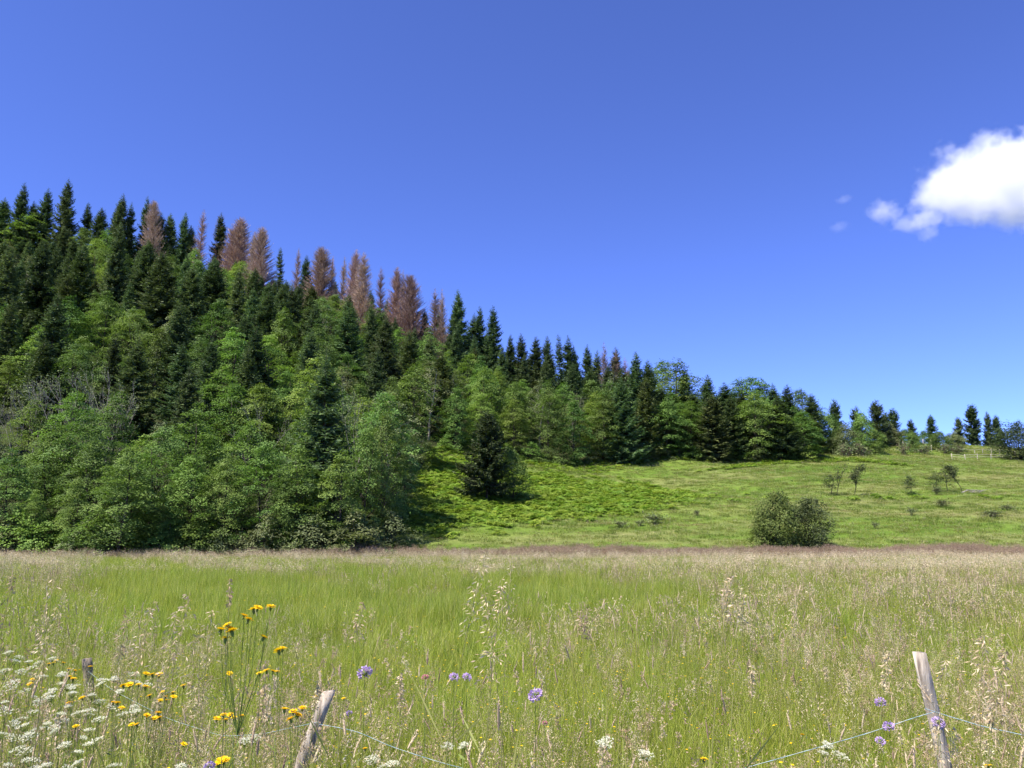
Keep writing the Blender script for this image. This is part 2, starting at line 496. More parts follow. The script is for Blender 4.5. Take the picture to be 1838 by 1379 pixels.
# ------------------------------------------------------------------ tree prototypes
def spruce_mesh(H, Rm, seed, mat='needle', dead=False, sparse=0.0, base=0.05, step=.46, fine=.24, power=.8, half=False, lmax=1.05):
    global rng
    keep = rng; rng = np.random.default_rng(seed)
    tr, cr = Geo(), Geo()
    k = 9
    zz = np.linspace(0, H, k)
    lean = rng.normal(0, .004 * H, 2)
    pts = np.stack([lean[0] * (zz / H) ** 2, lean[1] * (zz / H) ** 2, zz], 1)
    tr.tube(pts, np.maximum(.012 * H * (1 - zz / H) ** .9, .012), 6)
    z = base * H
    P, Dv, S, L, W, A = [], [], [], [], [], []
    lob = rng.random(4) * 6.28
    while z < H * .992:
        t = z / H
        prof = (1 - t) ** power * min(1, .62 + t * 2.2)
        nb = int(rng.integers(7, 10)) if t < .93 else 5
        if dead: nb += 2
        for q in range(nb):
            az = rng.random() * 6.283
            if rng.random() < sparse:
                continue
            ll = Rm * prof * (.76 + .36 * rng.random()) * (1 + .08 * math.sin(az * 2 + lob[0]) + .06 * math.sin(az * 3 + t * 9 + lob[1])) + .05
            if rng.random() < .08: ll *= .6
            out = np.array([math.cos(az), math.sin(az), 0])
            rise = (.75 * t - .30 + .5 * max(0, t - .85) / .15 + rng.normal(0, .08)) if not dead else (.55 + .35 * t + rng.normal(0, .15))
            m_ = max(3, int(ll / fine))
            s = (np.arange(m_) + .6) / m_
            zc = z + rng.normal(0, .1) + ll * (rise * s + (-.34 * s * (1 - s) * 1.6 if not dead else 0) + (.12 * s * s))
            pos = np.stack([out[0] * ll * s, out[1] * ll * s, zc], 1) + np.array([lean[0] * t * t, lean[1] * t * t, 0])
            tang = unit(np.gradient(pos, axis=0) if m_ > 1 else out[None])
            sd = np.array([-out[1], out[0], 0])
            if ll > .8:
                tr.tube(np.array([[pos[0][0] * .02, pos[0][1] * .02, z], pos[m_ // 2], pos[-1]]), [.012 + .012 * ll, .01 + .004 * ll, .006], 3, cap=False)
            for sg in (-1, 1):
                ang = rng.uniform(.5, 1.15, m_) if not dead else rng.uniform(.3, .9, m_)
                d = tang * np.cos(ang)[:, None] + sg * sd[None] * np.sin(ang)[:, None]
                d[:, 2] += (rng.uniform(-.55, -.05, m_) if not dead else rng.uniform(.0, .6, m_))
                d = unit(d)
                ln = np.clip((.42 * ll * (1.08 - s) + min(.26, .22 * ll)) * rng.uniform(.7, 1.25, m_), .07, lmax)
                P.append(pos); Dv.append(d); L.append(ln)
                nrm = unit(np.array([0, 0, 1.0])[None] + rng.normal(0, .38, (m_, 3)))
                S.append(unit(np.cross(d, nrm)))
                W.append(ln * (rng.uniform(.30, .5, m_) if not dead else rng.uniform(.07, .13, m_)))
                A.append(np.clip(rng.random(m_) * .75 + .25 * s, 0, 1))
            # hanging or upright sprays under / over the bough
            d = tang * .5 + np.array([0, 0, -1.0 if not dead else 1.0])[None] * rng.uniform(.4, 1.0, m_)[:, None]
            d = unit(d + rng.normal(0, .2, (m_, 3)))
            ln = np.clip((.22 * ll * (1.1 - s) + min(.2, .2 * ll)) * rng.uniform(.7, 1.3, m_), .07, .7)
            P.append(pos); Dv.append(d); L.append(ln); S.append(unit(np.cross(d, rng.normal(size=(m_, 3)))))
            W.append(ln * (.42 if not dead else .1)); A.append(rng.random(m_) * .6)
        z += step * (.75 + .5 * rng.random()) * (1 if t < .7 else .55)
    P, Dv, S, L, W, A = [np.concatenate(v) for v in (P, Dv, S, L, W, A)]
    mi = None
    if half:                       # upper crown still green, lower crown and rim brown
        rr = np.hypot(P[:, 0], P[:, 1]) / (Rm * (1 - P[:, 2] / H) ** power + .1)
        brown = (P[:, 2] / H < .55 + .08 * rng.normal(size=len(P))) | (rr + rng.normal(0, .12, len(P)) > .78)
        cr.rhombs(P[~brown], Dv[~brown], S[~brown], L[~brown], W[~brown], 0, A[~brown])
        cr.rhombs(P[brown], Dv[brown], S[brown], L[brown], W[brown] * .5, 1, A[brown])
        mats = [M['needle_yel'], M['dead']]
    else:
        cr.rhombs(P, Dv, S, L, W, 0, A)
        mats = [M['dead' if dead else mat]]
    # leader
    cr.rhombs(np.array([[lean[0], lean[1], H * .965]] * 3), np.tile([[0, 0, 1.0]], (3, 1)), unit(rng.normal(size=(3, 3)) * [1, 1, 0]), H * .04, .07, 0, .5)
    rng = keep
    return tr.mesh('trunk', [M['bark_d' if dead else 'bark']]), cr.mesh('crown', mats), H


def leafy_mesh(H, Rm, seed, mat='leaf', base=.06, nspray=140, leaf=.21, droop=.25, thin=0.0, bark='bark', flat=.22, top=.42, multi=1):
    """Broadleaved tree: trunk, limbs and flat sprays of leaves that catch the light on their upper side."""
    global rng
    keep = rng; rng = np.random.default_rng(seed)
    tr, cr = Geo(), Geo()
    for q in range(multi):
        zz = np.linspace(0, H * .9, 8)
        ln = rng.normal(0, .05 * H, 2) if multi == 1 else rng.normal(0, .13 * H, 2)
        tp = np.stack([ln[0] * (zz / H) ** 1.3 + .1 * np.sin(zz * .8 + q), ln[1] * (zz / H) ** 1.3 + .1 * np.cos(zz * .7), zz], 1)
        tr.tube(tp, np.maximum(.013 * H * (1 - zz / H) ** .8 / math.sqrt(multi), .02), 6)
    lob = rng.random(8) * 6.28
    P, Nn, Sz, A = [], [], [], []
    ga = rng.random() * 6.28
    for i in range(nspray):
        t = (i + rng.random()) / nspray
        t = base + (1 - base) * t ** .85
        az = ga + i * 2.39996 + rng.normal(0, .3)
        if t < top:
            prof = .72 + .28 * math.sin(min(1, (t - base) / max(top - base, .01)) * math.pi / 2)
        else:
            prof = max(.10, math.cos((t - top) / (1 - top) * math.pi / 2) ** .72)
        lump = 1 + rng.normal(0, .12) + .17 * math.sin(az * 2 + lob[0] + t * 5) + .13 * math.sin(az * 3 + lob[1] - t * 9) + .10 * math.sin(az * 5 + lob[2] + t * 17)
        rr = Rm * prof * lump * (1 - .5 * rng.random() ** 3)
        out = np.array([math.cos(az), math.sin(az), 0])
        tip = out * rr + np.array([0, 0, t * H + rng.normal(0, .35)])
        root = np.array([0, 0, max(.05, t - rr / H * .6) * H])
        if rng.random() < .55:
            midp = (root + tip) / 2 + np.array([0, 0, .12 * rr])
            tr.tube(np.array([root, midp, tip]), [.012 + .010 * rr, .01 + .006 * rr, .008], 3, cap=False)
        # leaf spray: lens of leaves, tilted outward
        r0 = (.62 + .75 * rng.random()) * (Rm / 4) ** .5 * (1 if t < .85 else .75)
        n = int(56 * (1 - thin) * (r0 / .8) ** 2 * (.24 / leaf) ** 1.3)
        rad = r0 * np.sqrt(rng.random(n)); a2 = rng.random(n) * 6.283
        up = unit(np.array([0, 0, 1.0]) + out * (droop - .15 + .45 * rng.random()) + rng.normal(0, .22, 3))
        e1 = unit(np.cross(up, [.3, .9, .1])); e2 = np.cross(up, e1)
        p = tip + e1 * (rad * np.cos(a2) * 1.25)[:, None] + e2 * (rad * np.sin(a2))[:, None] + up * (rng.normal(0, flat * r0 * .55, n) - .25 * r0 * (rad / r0) ** 2)[:, None]
        P.append(p); Nn.append(unit(up[None] + rng.normal(0, .28, (n, 3)))); A.append(np.clip(rng.normal(.5 + rng.normal(0, .20), .16, n), 0, 1))
        Sz.append(leaf * rng.uniform(.65, 1.35, n))
    P, Nn, Sz, A = [np.concatenate(v) for v in (P, Nn, Sz, A)]
    P[:, 2] = np.maximum(P[:, 2], .05)
    d = unit(np.cross(Nn, rng.normal(size=P.shape)))
    cr.rhombs(P, d, np.cross(Nn, d), Sz, Sz * .72, 0, A)
    rng = keep
    return tr.mesh('trunk', [M[bark]]), cr.mesh('crown', [M[mat]]), H


def bare_mesh(H, seed, leaves=0, mat='leaf_g', spread=.5, stems=3, bark='bark_g', tilt=.18):
    global rng
    keep = rng; rng = np.random.default_rng(seed)
    tr, cr = Geo(), Geo()
    tips = []

    def grow(p, d, ln, r, lev):
        n = 4
        pts = [p]; dd = d.copy()
        for _ in range(n):
            dd = unit(dd + rng.normal(0, .10, 3) + np.array([0, 0, .05]))
            pts.append(pts[-1] + dd * ln / n)
        tr.tube(np.array(pts), np.linspace(r, r * .5, n + 1), 4 if lev < 2 else 3, cap=False)
        tips.append(pts[-1])
        if lev < 4:
            for _ in range(int(rng.integers(2, 4)) + (lev == 0)):
                k = int(rng.integers(2, n + 1))
                nd = unit(dd + rng.normal(0, spread, 3) + np.array([0, 0, .15]))
                grow(pts[k], nd, ln * rng.uniform(.45, .7), max(r * .5, .012), lev + 1)
    for s_ in range(stems):
        d = unit(np.array([rng.normal(0, tilt), rng.normal(0, tilt), 1]))
        grow(np.array([rng.normal(0, .15), rng.normal(0, .15), 0]), d, H * .52 * rng.uniform(.8, 1.05), .0055 * H + .014, 0)
    tips = np.array(tips)
    if leaves:
        c_ = tips[rng.integers(0, len(tips), leaves)]
        p = c_ + rng.normal(0, .22, (leaves, 3))
        d = rand_unit(leaves); s2 = unit(np.cross(d, rng.normal(size=(leaves, 3))))
        cr.rhombs(p, d, s2, .2, .14)
        cm = cr.mesh('crown', [M[mat]])
    else:
        cm = None
    rng = keep
    return tr.mesh('trunk' if leaves else 'branches', [M[bark]]), cm, H


PROTO = {
    'spruce': [spruce_mesh(22, r, 100 + i, power=p) for i, (r, p) in enumerate([(5.0, .74), (5.8, .82), (4.3, .68), (5.4, .78), (4.1, .74), (5.2, .86), (3.7, .66), (6.2, .84)])],
    'spruce_y': [spruce_mesh(20, r, 130 + i, 'needle_yel', power=.64) for i, r in enumerate([4.8, 4.0])],
    'spruce_thin': [spruce_mesh(22, 3.2, 140, sparse=.45, power=.55, base=.3)],
    'dead': [spruce_mesh(23, r, 150 + i, dead=True, power=p, step=.42, fine=.2, base=.1) for i, (r, p) in enumerate([(4.9, .58), (4.2, .62), (3.6, .66), (5.3, .58)])],
    'dead_thin': [spruce_mesh(22, 3.0, 160 + i, dead=True, sparse=.25, power=.66, step=.45) for i in range(2)],
    'half': [spruce_mesh(23, 4.6, 170, half=True, power=.7)],
    'leafy': [leafy_mesh(13, r, 200 + i, 'leaf', base=b_, droop=d_) for i, (r, b_, d_) in enumerate([(3.4, .04, .25), (3.0, .06, .35), (3.8, .05, .15), (2.8, .04, .3), (3.2, .05, .2), (4.0, .04, .3)])],
    'leafy_b': [leafy_mesh(14, r, 220 + i, 'leaf_b', base=b_, droop=d_, nspray=n_) for i, (r, b_, d_, n_) in enumerate([(3.6, .08, .2, 140), (3.0, .10, .3, 120), (3.3, .05, .12, 130), (3.9, .06, .25, 140)])],
    'leafy_g': [leafy_mesh(14, r, 240 + i, 'leaf_g', base=.15, droop=.3, nspray=95, thin=.35, bark='bark_g') for i, r in enumerate([4.0, 3.5])],
    'bare': [bare_mesh(11, 260 + i, leaves=500, spread=.32) for i in range(4)],
}
SKYLINE = np.array([(-400, 350), (0, 362), (125, 350), (200, 380), (300, 402), (370, 440), (480, 480), (560, 500), (640, 520), (750, 575), (830, 580), (900, 600), (960, 622),
                    (1040, 640), (1150, 660), (1230, 695), (1300, 698), (1400, 706), (1470, 750), (1500, 790)], float)
TREES = []        # dicts: kind, x, y, z, H, row, px, pyt


def add_tree(kind, x, y, H, row, wid=1.0, sink=.15):
    z = float(terr(x, y))
    px, pyt = to_px(x, y, z + H)
    TREES.append(dict(kind=kind, x=x, y=y, z=z - sink, H=H, row=row, px=px, py=pyt, wid=wid))


def by_top(kind, px, py, H, row, ymax=262, ymin=78, wid=1.0, y=None):
    """Tree whose tip stands at photo pixel (px, py); its distance follows from its height H and the slope."""
    if y is None:
        ymin = max(ymin, float(forest_edge((px - PW / 2) / F)) + 8)
        ys = np.arange(ymax, ymin, -1.0)
        P = np.array([at(px, py, v) for v in ys])
        g = P[:, 2] - terr(P[:, 0], ys)
        y = float(ys[np.argmin(np.abs(g - H) + .01 * (ymax - ys))])
    p = at(px, py, y)
    add_tree(kind, p[0], y, p[2] - float(terr(p[0], y)), row, wid)


for px, py, H in [(42, 322, 22), (85, 336, 20), (125, 318, 26), (160, 362, 21), (181, 370, 17), (222, 345, 22), (238, 360, 19), (267, 350, 22), (310, 383, 20), (331, 381, 21), (347, 402, 19),
                  (550, 457, 24), (763, 553, 15), (828, 518, 24), (862, 547, 21), (886, 548, 24), (915, 598, 18), (940, 597, 20), (963, 602, 18), (985, 601, 19), (1021, 600, 19),
                  (1038, 617, 18), (1055, 618, 18), (1068, 627, 16), (1104, 622, 17), (1137, 627, 18), (1163, 641, 16), (1228, 655, 17),  (8, 352, 20), (60, 360, 18), (205, 365, 19), (288, 380, 20), (790, 556, 16), (812, 548, 17), (845, 560, 16)]:
    by_top('spruce', px, py, H, 'sky')
for px, py, y, w in [(1270, 669, 163, 1.35), (1300, 684, 164, 1.3), (1246, 700, 168, 1.0), (1388, 685, 172, 1.2), (1412, 689, 174, 1.15), (1455, 704, 170, 1.2), (1330, 700, 170, 1.2)]:
    by_top('spruce', px, py, 0, 'sky', y=y, wid=w)
by_top('spruce_thin', 508, 443, 23, 'sky')
by_top('spruce_thin', 1008, 598, 18, 'sky')
by_top('half', 398, 380, 25, 'sky')
for px, py, H, w in [(285, 360, 21, .8), (438, 392, 24, 1.1), (472, 405, 24, 1.25), (578, 443, 22, 1.15), (630, 446, 21, 1), (653, 452, 23, 1.25), (711, 478, 22, 1.2), (741, 492, 22, 1.1), (455, 412, 22, 1), (422, 405, 22, .9)]:
    by_top('dead', px, py, H, 'dead', wid=w)
for px, py, H, w in [(362, 372, 23, .9), (535, 443, 22, 1), (597, 456, 21, .9), (617, 458, 20, 1), (684, 478, 21, 1), (725, 484, 20, .9), (782, 515, 20, 1.3), (798, 517, 19, .9), (1085, 612, 17, .9), (1126, 640, 15, 1.2), (1100, 628, 15, 1.2)]:
    by_top('dead_thin', px, py, H, 'dead', wid=w)
for px, py, H in [(215, 398, 25), (80, 428, 22), (300, 448, 22), (600, 500, 21), (640, 490, 22), (665, 520, 20), (695, 534, 20), (727, 535, 20), (100, 520, 20), (430, 478, 21), (20, 440, 22),
                  (345, 470, 20), (385, 460, 21), (150, 440, 21), (265, 430, 20), (510, 500, 20), (478, 520, 19), (560, 530, 18), (620, 540, 20), (590, 622, 20), (795, 630, 16), (240, 600, 15),
                  (450, 620, 16), (330, 540, 18), (375, 600, 17), (735, 590, 17), (770, 600, 16), (925, 640, 16), (960, 650, 15), (1090, 650, 15), (1130, 660, 14)]:
    by_top('spruce' if random.random() < .8 else 'spruce_y', px, py, H, 'mid', wid=1.1)
for px, py, H, k in [(1186, 650, 14, 'leafy'), (1207, 650, 14, 'leafy'), (1325, 684, 13, 'leafy'), (1350, 677, 14, 'leafy'), (1372, 690, 13, 'leafy'), (1435, 700, 12, 'leafy'), (1474, 738, 9, 'leafy'), (10, 365, 16, 'leafy'),
                     (60, 380, 16, 'leafy_b')]:
    by_top(k, px, py, H, 'sky', wid=1.45)
# front leafy trees with a place of their own
for px, py, H, k, y, w in [(692, 742, 0, 'leafy', 80, .72), (655, 770, 0, 'leafy', 77, .75), (572, 752, 0, 'leafy_b', 84, .9), (480, 800, 0, 'leafy', 75, 1.05), (395, 664, 0, 'leafy_b', 104, 1.1), (465, 690, 0, 'leafy_b', 100, .9),
                           (540, 805, 0, 'leafy', 74, .9), (285, 775, 0, 'leafy', 76, 1.0), (345, 815, 0, 'leafy_b', 74, .8), (170, 790, 0, 'leafy', 76, 1.0), (95, 765, 0, 'leafy', 80, 1.05), (20, 815, 0, 'leafy', 74, 1.0),
                           (230, 820, 0, 'leafy', 73.5, .8), (410, 820, 0, 'leafy', 74, .85), (610, 815, 0, 'leafy', 74, .85), (140, 860, 0, 'leafy', 72.5, .7), (730, 815, 0, 'leafy', 90, .5), (-60, 800, 0, 'leafy', 74, 1.0), (65, 880, 0, 'leafy_b', 72.5, .7),
                           (738, 775, 0, 'leafy', 104, .55), (520, 850, 0, 'leafy', 72.8, .75), (310, 870, 0, 'leafy', 72.6, .7)]:
    by_top(k, px, py, 0, 'front', y=y, wid=w)
for px, py, y in [(45, 676, 96), (75, 668, 99), (118, 690, 94), (150, 682, 97), (205, 668, 98), (228, 690, 95), (640, 690, 90), (1087, 650, 172), (1040, 700, 166), (480, 740, 88)]:
    by_top('bare', px, py, 0, 'bare', y=y, wid=1.0)
# rows that fill the slope behind the edge
taken = [(t['x'], t['y']) for t in TREES]
OFFS = [1.5, 9, 18, 28, 39, 51, 64, 78, 93, 109, 126, 144, 162]
for ri, off in enumerate(OFFS):
    u = -.80
    while u < .385:
        D = float(forest_edge(u)) + off + rng.normal(0, 1.8)
        if u > FE_U[-2] - .02 or D > 262:
            u += .03; continue
        x = u * D
        ck = min(((x - a_) ** 2 + ((D - b_) * .8) ** 2) for a_, b_ in taken) ** .5
        u += ((4.5 if ri < 5 else 5.4) + 1.6 * rng.random()) / D * (.82 if u > .10 else 1)
        if ck < (2.7 if ri < 5 else 3.3):
            continue
        zg = float(terr(x, D))
        right = x / D > -.10
        up = ri + (3 if right and D > 170 else 0)
        ps = np.interp(up, [0, 2, 4, 6, 8], [.03, .12, .32, .52, .68]) * (1 if u > -.3 else .9)
        if right and x / D > .12: ps = .42
        if -.06 < x / D < .03 and ri < 4: ps = 0
        if rng.random() < ps:
            k, H = ('spruce' if rng.random() < .86 else 'spruce_y'), rng.uniform(15, 22)
        else:
            q = rng.random()
            k, H = ('leafy' if q < .5 else 'leafy_b' if q < .84 else 'leafy_g'), rng.uniform(11, 16.5)
        if right: H *= .88
        if x / D > .10 and k in ('leafy_b', 'leafy_g') and rng.random() < .7: k = 'leafy'
        px, py = to_px(x, D, zg + H)
        env = np.interp(px, SKYLINE[:, 0], SKYLINE[:, 1]) + rng.uniform(2, 22)
        if px < 690:                       # the wood steps up the slope: low trees in front, taller tops only farther back
            env = max(env, np.interp(D, [73, 84, 95, 110, 130, 160], [800, 755, 700, 625, 540, 430]) + rng.normal(0, 26))
        if py < env:
            H = at(px, env, D)[2] - zg
            if H < 5: continue
        add_tree(k, x, D, H, 'r%02d' % ri, wid=1.3 if x / D > .08 else 1.0)
        taken.append((x, D))
# understorey bushes along the forest edge, so that the wood is closed to the ground
PROTO['bush'] = [leafy_mesh(4, 2.2, 300 + i, m_, base=.02, nspray=42, leaf=.22, top=.3) for i, m_ in enumerate(['leaf', 'leaf_b', 'leaf', 'leaf_g'])]
for u in np.arange(-.78, .385, .021):
    D = float(forest_edge(u)) - .6 + rng.uniform(-.6, 1.2)
    if D < 200:
        add_tree('bush', u * D + rng.normal(0, .4), D, rng.uniform(1.8, 4.2), 'edge', wid=1.0)

NAME = {'spruce': 'spruce_tree', 'spruce_y': 'spruce_tree', 'spruce_thin': 'spruce_tree', 'dead': 'dead_spruce', 'dead_thin': 'dead_spruce', 'half': 'dead_spruce',
        'leafy': 'leafy_tree', 'leafy_b': 'leafy_tree', 'leafy_g': 'leafy_tree', 'bare': 'bare_tree', 'bush': 'edge_bush'}
DESC = {'spruce': 'dark green spruce', 'spruce_y': 'yellowish green spruce', 'spruce_thin': 'sparse open-branched spruce', 'dead': 'bushy reddish brown dead spruce', 'dead_thin': 'thin reddish brown dead spruce',
        'half': 'dying spruce with green core and brown rim', 'leafy': 'leafy green tree', 'leafy_b': 'bright green leafy tree', 'leafy_g': 'thin grey-green leafy tree', 'bare': 'half-bare tree with pale grey branches', 'bush': 'low bush'}
CAT = {'spruce_tree': 'spruce', 'dead_spruce': 'dead spruce', 'leafy_tree': 'tree', 'bare_tree': 'bare tree', 'edge_bush': 'bush'}
GROUP = {'spruce_tree': 'green spruces of the hillside wood', 'dead_spruce': 'dead spruces along the skyline', 'leafy_tree': 'leafy trees of the hillside wood', 'bare_tree': 'half-bare trees in the wood', 'edge_bush': 'bushes along the foot of the wood'}


def build_tree(kind, variant, loc, H, rz, wid, name, label, cat, group):
    tm, cm, H0 = PROTO[kind][variant % len(PROTO[kind])]
    s = H / H0
    sw = (s ** .6) * wid
    root = empty(name, loc, rz, (sw, sw, s), (float(rng.normal(0, .022)), float(rng.normal(0, .022)), rz))
    tag(root, label, cat, group)
    obj('trunk', tm, root)
    if cm is not None:
        obj('crown', cm, root)
    return root


cnt = {}
for tdict in sorted(TREES, key=lambda d: d['px']):
    if not (-160 < tdict['px'] < 2100):
        continue
    k, row = tdict['kind'], tdict['row']
    nm = NAME[k]
    key = (DESC[k], row)
    vis = True
    if vis:
        cnt[key] = cnt.get(key, 0) + 1
    w_ = ordw(cnt.get(key, 0)) if vis else 'off-frame'
    if row == 'sky': where = 'from the left on the wooded skyline'
    elif row == 'dead': where = 'from the left along the skyline'
    elif row == 'mid': where = 'from the left standing out just below the skyline'
    elif row == 'front': where = 'from the left at the very front of the wood'
    elif row == 'bare': where = 'from the left in the wood'
    elif row == 'edge': where = 'from the left along the foot of the wood'
    else: where = 'from the left in the %s row up the wooded slope' % ordw(int(row[1:]) + 1)
    if k in ('half',): lab = 'dying spruce on the skyline with green core and brown rim'
    elif k == 'spruce_thin': lab = ('sparse spruce with gaps on the skyline among dead trees' if tdict['px'] < 700 else 'sparse thin spruce on the skyline right of the dead trees')
    else: lab = '%s, %s %s' % (DESC[k], w_, where)
    build_tree(k, int(rng.integers(0, 20)), (tdict['x'], tdict['y'], tdict['z']), tdict['H'], float(rng.random() * 6.28), tdict['wid'] * float(rng.uniform(.84, 1.18)), nm, lab, CAT[nm], GROUP[nm])
print('TREES', len(TREES))

# ------------------------------------------------------------------ single trees and shrubs on the open hillside
PROTO['lone'] = [spruce_mesh(12.3, 5.3, 400, 'needle_dk', base=.17, step=.34, fine=.15, power=.80, lmax=.62)]
PROTO['ridge'] = [spruce_mesh(9, r, 410 + i, base=b_, step=.30, fine=.17, power=p, lmax=.7) for i, (r, p, b_) in enumerate([(3.0, .60, .03), (2.3, .56, .03), (2.7, .66, .05), (2.3, .42, .14)])]
PROTO['shrub'] = [leafy_mesh(4.6, 2.7, 420, 'thorn', base=.03, nspray=210, leaf=.17, top=.35, flat=.4, droop=.5)]
PROTO['willow'] = [leafy_mesh(4.4, 2.1, 421, 'willow', base=.03, nspray=170, leaf=.15, top=.45, flat=.6, droop=.1)]
PROTO['hedge'] = [leafy_mesh(5, 2.8, 422 + i, m_, base=.02, nspray=115, leaf=.2, top=.35, flat=.35) for i, m_ in enumerate(['leaf', 'leaf_g', 'leaf'])]
PROTO['orch'] = [leafy_mesh(4.6, .9, 430 + i, 'willow', base=.34, nspray=46, leaf=.17, top=.62, flat=.5, thin=.0, multi=1) for i in range(3)]
PROTO['orch_dead'] = [bare_mesh(5.4, 440 + i, leaves=l_, mat='willow', spread=.15, stems=1, bark='bark', tilt=.03) for i, l_ in enumerate([150, 900, 700])]
PROTO['scrub'] = [bare_mesh(1.8, 450 + i, leaves=260, mat='leaf_g', spread=.6, stems=6, bark='bark') for i in range(2)]
PROTO['bramble'] = [bare_mesh(1.6, 455 + i, leaves=260, mat='leaf_g', spread=.9, stems=9, bark='bark_d') for i in range(2)]


def single(kind, var, px, Y, top, name, label, cat, wid=1.0, group=None, rz=None, sink=.1):
    p = ground_px(px, Y)
    H = at(px, top, Y)[2] - p[2]
    tm, cm, H0 = PROTO[kind][var]
    s = H / H0
    root = empty(name, (p[0], p[1], p[2] - sink), rng.random() * 6.28 if rz is None else rz, (wid, wid, s))
    tag(root, label, cat, group)
    obj('trunk' if cm is not None else 'branches', tm, root)
    if cm is not None:
        obj('crown', cm, root)
    return root


single('lone', 0, 874, 104, 735, 'spruce_tree', 'lone broad spruce standing in the bracken below the wood', 'spruce', 1.0)
single('hedge', 2, 921, 106, 812, 'shrub', 'low leafy tree pressed against the right side of the lone spruce', 'shrub', .8)
single('shrub', 0, 1396, 77.5, 890, 'shrub', 'big round yellow-green thorn bush at the far meadow edge', 'shrub', .85)
single('willow', 0, 1450, 79, 899, 'shrub', 'dark willow bush leaning out of the big round thorn bush', 'shrub', 1.0)
GR = 'spruces on the grassy ridge'
for v, px, Y, top, w, lab in [
    (1, 1503, 176, 716, 1.2, 'slim spruce at the left end of the grassy ridge'), (2, 1541, 182, 728, 1.1, 'pointed spruce above the shrubs left of the big ridge spruce'),
    (0, 1578, 188, 718, 1.25, 'largest broad spruce on the grassy ridge'), (1, 1607, 196, 732, 1.25, 'spruce right behind the largest ridge spruce'), (1, 1592, 194, 738, 1.0, 'half-hidden spruce between two large ridge spruces'),
    (2, 1638, 194, 751, .75, 'small pointed spruce beside the ridge bushes'), (1, 1675, 198, 744, 1.0, 'small spruce with a long thin tip on the ridge'),
    (0, 1724, 206, 748, .75, 'short bushy spruce left of the tall bare-footed one'), (3, 1750, 207, 727, 1.25, 'tall spruce with a bare foot on the ridge crest'),
    (2, 1778, 208, 738, .85, 'left spruce of the touching pair at the right of the ridge'), (0, 1793, 207, 745, .85, 'right spruce of the touching pair at the right of the ridge')]:
    single('ridge', v, px, Y, top, 'spruce_tree', lab, 'spruce', w, GR)
GB = 'bushes below the ridge spruces'
single('willow', 0, 1832, 168, 762, 'shrub', 'round dark bush cut by the right edge of the view', 'shrub', 1.9, GB)
for v, px, Y, top, w, lab in [
    (0, 1492, 172, 745, .9, 'leafy bush at the foot of the slim left ridge spruce'), (1, 1520, 168, 765, 1.3, 'grey-green bush at the right end of the wood'), (2, 1552, 172, 745, 1.1, 'tall green bush in front of the big ridge spruce'),
    (0, 1572, 170, 772, .9, 'low dark bush in front of the largest ridge spruce'), (1, 1600, 190, 765, 1.1, 'pale bush at the foot of the ridge spruces'), (2, 1625, 195, 772, 1.1, 'spreading bush left of the small pointed spruce'),
    (0, 1640, 178, 776, .7, 'lone dark bush on the upper slope below the small spruce'), (2, 1688, 180, 776, 1.0, 'dense green bush in the middle of the upper slope'), (1, 1716, 182, 778, .8, 'thin grey bush right of the dense green one'),
    (2, 1660, 205, 775, 1.0, 'low bush on the ridge crest between two small spruces'), (1, 1705, 205, 780, .8, 'low pale bush on the ridge crest left of the short spruce')]:
    single('hedge', v, px, Y, top, 'shrub', lab, 'shrub', w * .85, GB)
for v, px, Y, top, lab in [(0, 1520, 163, 794, 'brown bramble thicket at the right end of the wood'), (1, 1545, 165, 795, 'second brown bramble thicket beside the wood'), (0, 1622, 172, 793, 'brown brambles under the lone dark bush'),
                           (1, 1695, 174, 797, 'brown brambles under the dense green bush'), (0, 1718, 174, 799, 'brown brambles right of the dense green bush'), (1, 1660, 173, 799, 'low brown brambles between two bushes on the upper slope')]:
    single('bramble', v, px, Y, top, 'bramble', lab, 'bramble', 2.0, 'brown brambles below the ridge')
GO = 'small orchard trees on the slope'
for k, v, px, Y, top, w, lab in [
    ('orch', 0, 1492, 112, 850, .9, 'small leafy orchard tree beside a dead upright one'), ('orch_dead', 0, 1502, 112, 832, 1.0, 'dead upright orchard tree at the left of the slope'), ('orch_dead', 1, 1537, 112, 836, 1.15, 'half-dead orchard tree with leaves on its lower half'),
    ('orch', 1, 1634, 113, 853, .8, 'little round orchard tree standing alone'), ('orch', 2, 1680, 115, 848, .9, 'bushy orchard tree left of the two tall ones'), ('orch', 1, 1702, 115, 836, 1.1, 'tallest leafy orchard tree on the slope'),
    ('orch_dead', 2, 1722, 115, 834, 1.1, 'sparse upright orchard tree with broken branches at its foot')]:
    single(k, v, px, Y, top, 'orchard_tree', lab, 'orchard tree', w, GO)
GS = 'low scrub on the open slope'
for v, px, Y, top, w, lab in [(0, 1115, 90, 933, 1.1, 'low dark scrub at the lower edge of the bracken'), (1, 1178, 92, 921, 1.6, 'wider scrub patch right of the lowest one by the bracken'), (0, 1148, 91, 932, .7, 'tiny scrub between two scrub patches by the bracken'),
                              (1, 1252, 97, 914, .6, 'tiny dark shrub at the tip of the bracken'), (0, 1638, 96, 910, .7, 'small scrub below the little round orchard tree'), (1, 1693, 101, 896, 1.1, 'scrub below the bushy orchard trees'),
                              (0, 1572, 88, 935, .5, 'tiny upright sapling right of the thorn bush'), (1, 1785, 94, 915, 1.6, 'wide thin scrub patch low on the right slope'), (0, 1810, 98, 905, 1.0, 'thin scrub near the right edge of the slope'),
                              (1, 1466, 105, 893, .5, 'tiny scrub above the dark willow bush'), (0, 1682, 112, 872, .8, 'dead brush at the foot of the bushy orchard tree')]:
    single('scrub', v, px, Y, top, 'scrub_bush', lab, 'scrub', w, GS)
